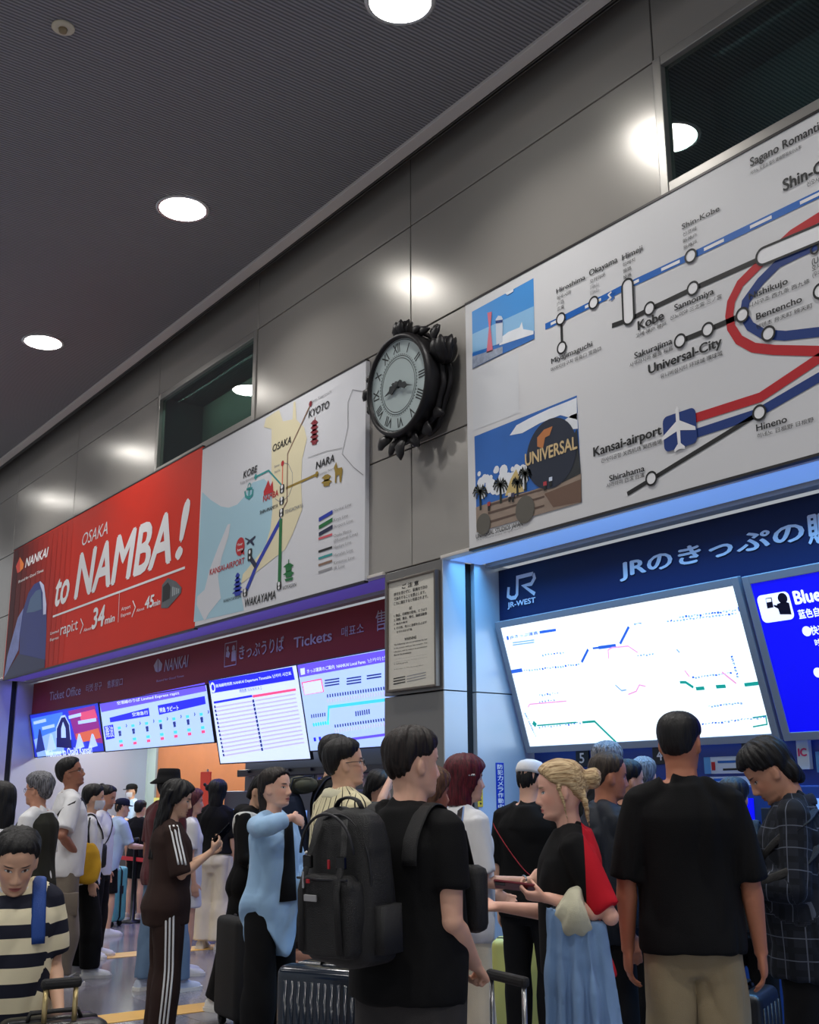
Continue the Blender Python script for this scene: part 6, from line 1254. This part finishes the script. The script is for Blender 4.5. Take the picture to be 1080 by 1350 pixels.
# the blue shirt
blu = person('woman in a long sky blue shirt raising a hand to her chin', 360, 6.35, 1014, 122, 'f', skin=SKIN_A, seed=23, v=.005, head=(-8,4,0), hair=dict(style='pulled', T=.014, top=.004, m=DBR, curtain=(.16,.05,1,-.075), flow=0), upper=dict(m=SKYB, slen={'R':1.75,'L':1.85}, off=.022, soff=.018, sflare=.014, hem=.43, drape=.7, flare=.014, tail=.10, tail0=0, fold=.008, bust=0), lower=dict(m=BLKC, knee=.035, hem=.055), shoes=dict(m=SHK, s=SOLE),
    R=dict(u=(.75,.75,-.02), f=(-.95,.15,.22), hd=(-.8,.1,-.2), hn=(-.3,-.8,-.4), pose='relax'), L=dict(u=(-.14,.25,-1), f=(.3,.6,-.5), hn=(.7,.2,.1)))
link('inner_top', MB().loft([np.array([blu.up(((.03+.045*(.80-z)*4)*math.sin(a), .118+.02*math.cos(a)-.10*max(0,z-.74), z*blu.h)) for a in np.linspace(0, 6.283, 16, endpoint=False)]) for z in (.55,.62,.70,.78,.82)]).mesh('inner_top'), BLKC, blu.top, True)
# tall man with the navy backpack
nav = person('tall man in black behind the striped shirt, facing right with a navy backpack', 438, 7.4, 970, 82, 'm', skin=SKIN_B, seed=25, hair=dict(style='short', T=.014, top=.008, m=BLK), upper=dict(m=BLK2, slen=1.9, off=.03, hem=.46), lower=dict(m=BLKC, knee=.03), shoes=dict(m=SHK, s=SOLE))
backpack(nav, 'big navy backpack with an olive jacket rolled on top', NAVC, w=.36, hh=.56, d=.24, z=.80, m2=NAVC)
th = held(nav, 'jacket_roll', 'olive jacket rolled over the top of the navy backpack', 'jacket', nav.up((0,-.22,.80*nav.h))); me, V = vox(MB().ell(nav.up((0,-.20,.80*nav.h+.05)), (.17,.10,.065)), .009, 2, 'cloth'); folds(me, V, .02, 9, 12); me.transform(Matrix.Translation(-Vector(th[1]))); link('cloth', me, OLIVE, th[0]); hpart('strap', MB().tube([nav.up((.12,-.31,.80*nav.h-.06)), nav.up((.12,-.27,.80*nav.h+.09)), nav.up((.12,-.14,.80*nav.h+.11))], [(.016,.005)]*3, 8, side=(1,0,0)), NAVC, th, smooth=True)
x, y = at(402, 6.75, .6); th = (thing('mesh_bag', 'dark mesh shopping bag hanging behind the woman in the blue shirt', 'bag', (x,y,.55), 1.0), np.zeros(3))
me, V = vox(MB().loft([np.array([(.17*s*math.sin(a), .08*s*math.cos(a), z) for a in np.linspace(0, 6.283, 24, endpoint=False)]) for z, s in ((0,.5),(.04,.9),(.16,1.0),(.28,.9),(.36,.7))]), .009, 2, 'net'); folds(me, V, .012, 3, 12); link('net', me, mat('mesh_net', (44,42,42), .7, bump=1.0, bscale=160, var=.5, vscale=120), th[0]); hpart('handle', MB().tube([(-.1,0,.34),(-.08,0,.5),(0,0,.56),(.08,0,.5),(.1,0,.34)], .008, 8), mat('pale_cord', (196,188,176), .6), th, smooth=True)
suitcase('rose brown suitcase behind the navy one', 410, 6.7, 40, .40, .50, .24, mat('shell_rose', (150,108,92), .4), ext=0, ridges=5)
# the striped shirt
stp = person('man in glasses and a cream shirt with dark vertical stripes', 452, 5.6, 976, 58, 'm', b=1.05, skin=SKIN_B, seed=27, head=(20,6,0), hair=dict(style='fade', T=.015, top=.008, m=BLK), upper=dict(m=pattern('cream_stripes', (224,214,176), [(0,.042,.0065,.0,(52,46,40))]), slen=1.15, off=.03, soff=.025, drape=.9, hem=.45, collar=cloth('collar_cream', (226,220,190)), fold=.008), lower=dict(m=BLK2, knee=.03), shoes=dict(m=SHK, s=SOLE), R=dict(u=(.2,.05,-1), f=(-.2,.9,.25), pose='relax'))
glasses(stp)
q = person('dark haired woman glimpsed between the striped shirt and the pillar', 493, 7.8, 1017, 118, 'f', skin=SKIN_A, seed=28, head=(0,-18,0), hair=dict(style='long', T=.02, m=BLK, curtain=(.12,.085,1,.0)), upper=dict(m=TEALC, slen=.7), lower=dict(m=BLKC), shoes=dict(m=SHK, s=SOLE), R=dict(u=(.5,.7,.25), f=(-.6,.1,.9), pose='relax'))
# the man with the black backpack
man = person('sturdy man in a black tee with a big black backpack, seen from behind', 540, 3.72, 962, 42, 'm', b=1.10, skin=SKIN_A, seed=31, v=.005, head=(18,0,0), jaw=1.12, hair=dict(style='fade', T=.011, top=.012, m=DBR, rough=.002), upper=dict(m=BLKC, slen=.66, off=.016, soff=.012, sflare=.014, hem=.485, drape=.6, flare=.026), lower=dict(m=CHAR, end=.24, thigh=.022, knee=.04, off=.008), shoes=dict(m=SHK, s=SOLE),
    R=dict(u=(.10,-.04,-1), f=(-.26,.80,-.66), hd=(-.2,.8,-.55), hn=(-.5,-.4,-.7), pose='grip'), L=down(-1))
pk = backpack(man, 'big black backpack worn by the sturdy man in the black tee', NYL, w=.31, hh=.47, d=.18, z=.85, x=-.03, sw=.07)
hpart('logo_patch', MB().bbox((-.028,-.003,-.010),(.028,.003,.010), .002, RX(3), pk[1]((-.03,-.150,-.03))), mat('patch_grey', (150,150,152), .5), pk[0]); hpart('red_tag', MB().bbox((-.006,-.003,-.006),(.006,.003,.006), .001, RX(3), pk[1]((-.04,-.150,.02))).bbox((-.004,-.003,-.014),(.004,.003,.014), .001, RX(3), pk[1]((.03,-.125,.07))), mat('tag_red', (170,30,40), .5), pk[0])
for g_ in (-1,1): hpart('webbing', MB().tube([pk[1]((g_*.055, -.075, .20)), pk[1]((g_*.075, -.105, .10)), pk[1]((g_*.08, -.145, -.01)), pk[1]((g_*.085, -.142, -.19))], [(.014,.004)]*4, 8, side=(1,0,0)), NYL, pk[0], smooth=True); hpart('buckle', MB().bbox((-.018,-.008,-.02),(.018,.008,.02), .004, RX(3), pk[1]((g_*.075,-.115,.075))), mat('buckle_black', (8,8,9), .25), pk[0])
hpart('upper_zip', MB().tube([pk[1]((.12*math.sin(a), -.105-.0*abs(a), .09+.13*math.cos(a))) for a in np.linspace(-1.5, 1.5, 18)], .005, 6), mat('zip_dark', (44,44,48), .4, .5), pk[0], smooth=True)
th = held(man, 'shoulder_bag', 'black shoulder bag hanging in front of the sturdy man, against the white blouse', 'bag', man.up((.13,.16,.60*man.h))); hpart('pouch', MB().bbox((.07,.12,.605*man.h),(.19,.20,.735*man.h), .03), NYL, th, smooth=True); hpart('strap', MB().tube([man.up((.13,.17,.73*man.h)), man.up((.13,.13,.80*man.h)), man.up((.10,.05,.84*man.h))], [(.014,.004)]*3, 8, side=(1,0,0)), NYL, th, smooth=True)
j = man.J['R']; wp = man.o + man.M@(j['palm']+j['hn']*.03)
suitcase('small black suitcase gripped by the man with the black backpack', 0, 0, 60, .36, .46, .22, mat('shell_gloss_black', (20,21,24), .25), ext=float(wp[2])-.52, ridges=6, xy=(float(wp[0])+.03, float(wp[1])+.05))
suitcase('large navy blue glossy suitcase with a silver rim in the foreground', 446, 4.9, 28, .50, .66, .29, mat('shell_navy', (10,24,40), .18, spec=.7), ext=.22, ridges=12, frame=METAL)
# red haired woman, woman with the phone
red = person('woman with a dark red bob in a white blouse and cream trousers', 611, 5.5, 998, 66, 'f', skin=SKIN_A, seed=33, head=(6,0,0), hair=dict(style='bob', T=.020, top=.006, m=RDH, curtain=(.135,.092,1,.045), rough=.0012), upper=dict(m=WHC, slen=.85, off=.026, soff=.024, sflare=.02, hem=.47, drape=.8, fold=.01), lower=dict(m=CRC, knee=.04, hem=.06, thigh=.012), shoes=dict(m=SHW, s=SOLE), R=dict(u=(.12,.08,-1), f=(.12,1,.02), hn=(-1,0,0)), L=dict(u=(-.1,.1,-1), f=(0,.8,-.3)))
link('hair_clip', MB().bbox((.088*red.hs,-.02,.016),(.096*red.hs,.025,.028), .003, red.HR, red.hc).mesh('hair_clip'), METAL, red.hair)
link('bracelet', MB().tube([red.J['R']['wr']*.9+red.J['R']['el']*.1+.026*(np.array([1,0,0])*math.cos(a)+np.array([0,0,1])*math.sin(a)) for a in np.linspace(0, 6.283, 18)], .004, 6).mesh('bracelet'), METAL, red.root, True)
q = person('tanned woman with brown hair behind the man in the black backpack, phone raised', 564, 4.85, 1014, 58, 'f', skin=SKIN_T, seed=34, hair=dict(style='long', T=.02, m=BRN, curtain=(.30,.09,1,-.01)), upper=dict(m=BLK2, slen=0, hem=.5), lower=dict(m=PINK), shoes=dict(m=SHW, s=SOLE), R=dict(u=(.15,.12,-1), f=(-.25,.35,1), hd=(-.2,.3,1), hn=(-.3,-.9,.3), pose='phone'))
phone(q, 'R', 'pale blue phone held up beside the red haired woman', case=mat('phone_blue', (150,176,226), .3))
# white cap
wc = person('man in black with a white cap by the blue sign', 699, 6.5, 1003, 28, 'm', b=1.05, skin=SKIN_A, seed=35, head=(15,-6,0), hair=dict(style='short', T=.004, top=-.008, m=BLK), hat=cap(WHC, False), upper=dict(m=BLKC, slen=.95, off=.02), lower=dict(m=BLK2), shoes=dict(m=SHK, s=SOLE))
th = held(wc, 'sling_bag', 'black sling bag with a red strap on the man in the white cap', 'bag', wc.up((.18,.12,.58*wc.h))); hpart('pouch', MB().bbox((.08,.14,.56*wc.h),(.26,.26,.70*wc.h), .04), NYL, th, smooth=True); pts = strap_cross(wc, wc.top, .71, .115, -50, NYL); hpart('strap', ribbon(smoothp(pts), .022, .006, (0,0,1)), cloth('strap_red', (150,34,48)), th, smooth=True)
suitcase('pale yellow suitcase with a black belt standing by the pillar', 690, 6.95, 12, .37, .52, .24, mat('shell_yellow', (204,204,120), .4), ext=.46, ridges=0, belt=mat('belt_black', (20,20,22), .5))
# blonde woman with the denim jacket
bln = person('blonde woman with a bun in a red and black top, facing left', 752, 4.15, 1004, -84, 'f', b=1.12, skin=SKIN_P, seed=37, v=.005, head=(0,-6,0), jaw=1.0, hair=dict(style='pulled', T=.014, top=.004, m=hair_mat('hair_blonde_back', (142,110,72), (222,196,152), 1), flow=1, rough=.0007, extra=[('ell',(0,-.135,.035),(.046,.042,.044)),('ell',(.02,-.15,.05),(.03,.03,.03)),('tube',[(-.05,-.09,-.02),(-.055,-.095,-.08),(-.05,-.09,-.15)],[.014,.012,.003]),('tube',[(.05,-.09,-.02),(.05,-.1,-.09),(.04,-.1,-.16)],[.014,.012,.003]),('tube',[(-.078,.01,.02),(-.082,-.005,-.05),(-.075,-.01,-.13)],[.010,.008,.003])]),
    upper=dict(m=pattern('red_black', (196,24,40), [(3,2.,.60,.045,(10,10,12))]), slen=.9, off=.016, soff=.014, hem=.52, drape=.3, flare=.0), lower=dict(m=cloth('pale_trousers', (206,208,190)), knee=.03, hem=.04), shoes=dict(m=SHW, s=SOLE),
    L=dict(u=(-.20,-.52,-1), f=(.10,1,.28), hd=(.10,1,.10), hn=(.4,-.1,.9), pose='phone'), R=dict(u=(.10,.22,-1), f=(-.12,1,.12), hd=(-.1,1,.02), hn=(-.35,.1,.95), pose='open'))
phone(bln, 'L', 'dark red phone in the blonde woman hand', case=mat('phone_red', (112,26,40), .3))
j = bln.J['L']; a, b = j['el'], j['wr']; fd = nrm(b-a); dn = np.array([0,0,-1.]); sd = nrm(np.cross(fd, dn))
th = held(bln, 'denim_jacket', 'blue denim jacket with a cream lining draped over the blonde woman arm', 'jacket', (a+b)/2+dn*.62)
DEN = cloth('denim', (138,174,220), .9, 500, .8); rr = []
for f in np.linspace(0, 1, 16):
    c = a*.42+b*.58 + dn*(.03+.60*f) - fd*.03*f; ln = .105+.055*f; wd = .045+.02*f; an_ = np.linspace(0, 2*math.pi, 60, endpoint=False)
    rr.append(np.array([c + fd*ln*math.cos(q)*(1+.05*math.sin(5*q)) + sd*(wd*math.sin(q)+.034*(.25+f)*math.sin(13*q+2.5*f)*abs(math.sin(q))) for q in an_]))
me, V = vox(MB().loft(rr), .007, 2, 'denim_cloth'); folds(me, V, .010, 8, 14); me.transform(Matrix.Translation(-Vector(th[1]))); link('denim_cloth', me, DEN, th[0])
me, V = vox(MB().tube([a*.64+b*.36+sd*.0, a*.55+b*.45+dn*.012, a*.38+b*.62+dn*.016, a*.20+b*.80], [.070,.088,.090,.060], 20).tube([a*.5+b*.5-sd*.07+dn*.07, a*.4+b*.6-sd*.08+dn*.02, a*.3+b*.7-sd*.05-dn*.05], [.03,.035,.025], 12), .007, 2, 'lining_roll'); folds(me, V, .010, 12, 20); me.transform(Matrix.Translation(-Vector(th[1]))); link('lining_roll', me, cloth('lining_cream', (206,202,176)), th[0])
hpart('zip_edge', MB().tube([a*.3+b*.7+dn*(.04+.58*f)+fd*.045*(.4+f)-sd*(.045+.02*f) for f in np.linspace(0, 1, 8)], .006, 6), WHC, th, smooth=True)
hpart('hem_patch', MB().bbox((-.05,-.006,-.05),(.05,.006,.05), .004, np.stack([fd, sd, -dn], 1), (a*.5+b*.5)+dn*.56-sd*.082-fd*.05), cloth('denim_dark', (40,84,160)), th)
# the people at the JR machines
q = person('tanned man with short grey brown hair and a dark jacket, facing right', 801, 5.5, 994, 82, 'm', skin=SKIN_T, seed=41, head=(0,-4,0), hair=dict(style='recede', T=.010, top=.006, m=hair_mat('hair_ash', (34,27,22), (70,58,48))), upper=dict(m=PUFF, slen=1.9, off=.035, soff=.03, fold=.016, hem=.46), lower=dict(m=BLK2), shoes=dict(m=SHK, s=SOLE))
person('grey haired person at the machines, only the crown showing', 805, 7.0, 981, 30, 'm', skin=SKIN_A, seed=42, hair=dict(style='short', T=.016, top=.012, m=GRY, rough=.003), upper=dict(m=BLK2, slen=.9), lower=dict(m=BLKC), shoes=dict(m=SHK, s=SOLE))
person('dark haired person between the tanned man and the tall man in black', 829, 6.25, 1004, 75, 'm', skin=SKIN_M, seed=43, hair=dict(style='short', T=.014, m=BLK), upper=dict(m=BLK2, slen=.9), lower=dict(m=BLKC), shoes=dict(m=SHK, s=SOLE))
person('person with cropped grey hair facing the machines', 853, 7.4, 999, 15, 'm', skin=SKIN_A, seed=44, hair=dict(style='short', T=.012, top=.004, m=SLV), upper=dict(m=TEALC, slen=.9), lower=dict(m=BLKC), shoes=dict(m=SHK, s=SOLE))
tall = person('tall man in a boxy black tee and khaki trousers seen from behind', 906, 4.3, 937, 8, 'm', b=.97, skin=SKIN_T, seed=45, v=.005, head=(22,0,0), hair=dict(style='fade', T=.007, top=.004, m=BLK, rough=.0006), upper=dict(m=BLKC, slen=1.0, off=.020, soff=.013, sflare=.022, hem=.495, drape=.9, flare=.008, fold=.008), lower=dict(m=KHAKI, thigh=.014, knee=.035, hem=.045, fold=.014), shoes=dict(m=SHK, s=SOLE),
    R=dict(u=(.20,-.02,-1), f=(.10,.14,-1), hn=(-1,.2,0)), L=dict(u=(-.22,-.02,-1), f=(-.02,.20,-1), hn=(1,.2,0)))
q = person('dark haired person with a black rucksack, half hidden behind the tall man in black', 972, 6.0, 1028, 25, 'm', skin=SKIN_M, seed=46, hair=dict(style='short', T=.016, m=BLK), upper=dict(m=BLK2, slen=1.9), lower=dict(m=BLKC), shoes=dict(m=SHK, s=SOLE))
backpack(q, 'black rucksack seen between the tall man and the plaid shirt', NYL, w=.32, hh=.46, d=.2, x=.05)
pld = person('young man in a dark plaid shirt looking down, at the right edge', 1048, 4.7, 972, -72, 'm', hs=1.06, skin=SKIN_M, seed=47, v=.005, head=(-4,-34,0), hair=dict(style='short', T=.018, top=.016, m=BLK, rough=.002, extra=[('ell',(0,-.085,-.05),(.062,.03,.055)),('ell',(.0,.072,.082),(.055,.03,.022)),('ell',(-.04,-.07,-.03),(.035,.04,.06)),('ell',(.04,-.07,-.03),(.035,.04,.06))]), upper=dict(m=pattern('plaid', (34,38,48), [(0,.075,.022,.0,(22,26,34)), (1,.085,.024,.02,(24,28,36)), (0,.075,.004,.04,(92,98,112)), (1,.085,.004,.05,(92,98,112))]), slen=1.85, off=.028, soff=.020, hem=.43, drape=.8, collar=cloth('collar_plaid', (40,44,56)), fold=.010), lower=dict(m=BLK2, knee=.03), shoes=dict(m=SHK, s=SOLE),
    L=dict(u=(-.2,.05,-1), f=(.30,1,.10), hn=(.6,0,-.4), pose='relax'), R=dict(u=(.1,.2,-1), f=(-.2,1,.15), hn=(-.5,0,.5), pose='phone'))
link('wristwatch', MB().tube([pld.J['L']['wr']+.027*(np.array([1,0,0])*math.cos(a)+np.array([0,0,1])*math.sin(a)) for a in np.linspace(0, 6.283, 18)], .006, 6).mesh('wristwatch'), METAL, pld.root, True)
th = held(pld, 'chest_bag', 'black chest bag with straps on the young man in plaid', 'bag', pld.up((-.05,.16,.60*pld.h))); hpart('pouch', MB().bbox((-.15,.13,.60*pld.h),(.12,.23,.75*pld.h), .04), NYL, th, smooth=True)
for a0, nm in ((150,'strap'), (-150,'strap')): pts = strap_cross(pld, pld.top, .735, .09, a0, NYL); hpart(nm, ribbon(smoothp(pts), .035, .006, (0,0,1)), NYL, th, smooth=True)
suitcase('black suitcase with a pale grey handle between the tall man and the plaid shirt', 985, 5.25, -60, .38, .50, .24, mat('shell_dark', (26,27,30), .4), ext=.32, ridges=5, rail=mat('rail_white', (206,206,208), .35, .3), grip=mat('grip_white', (200,200,202), .4))
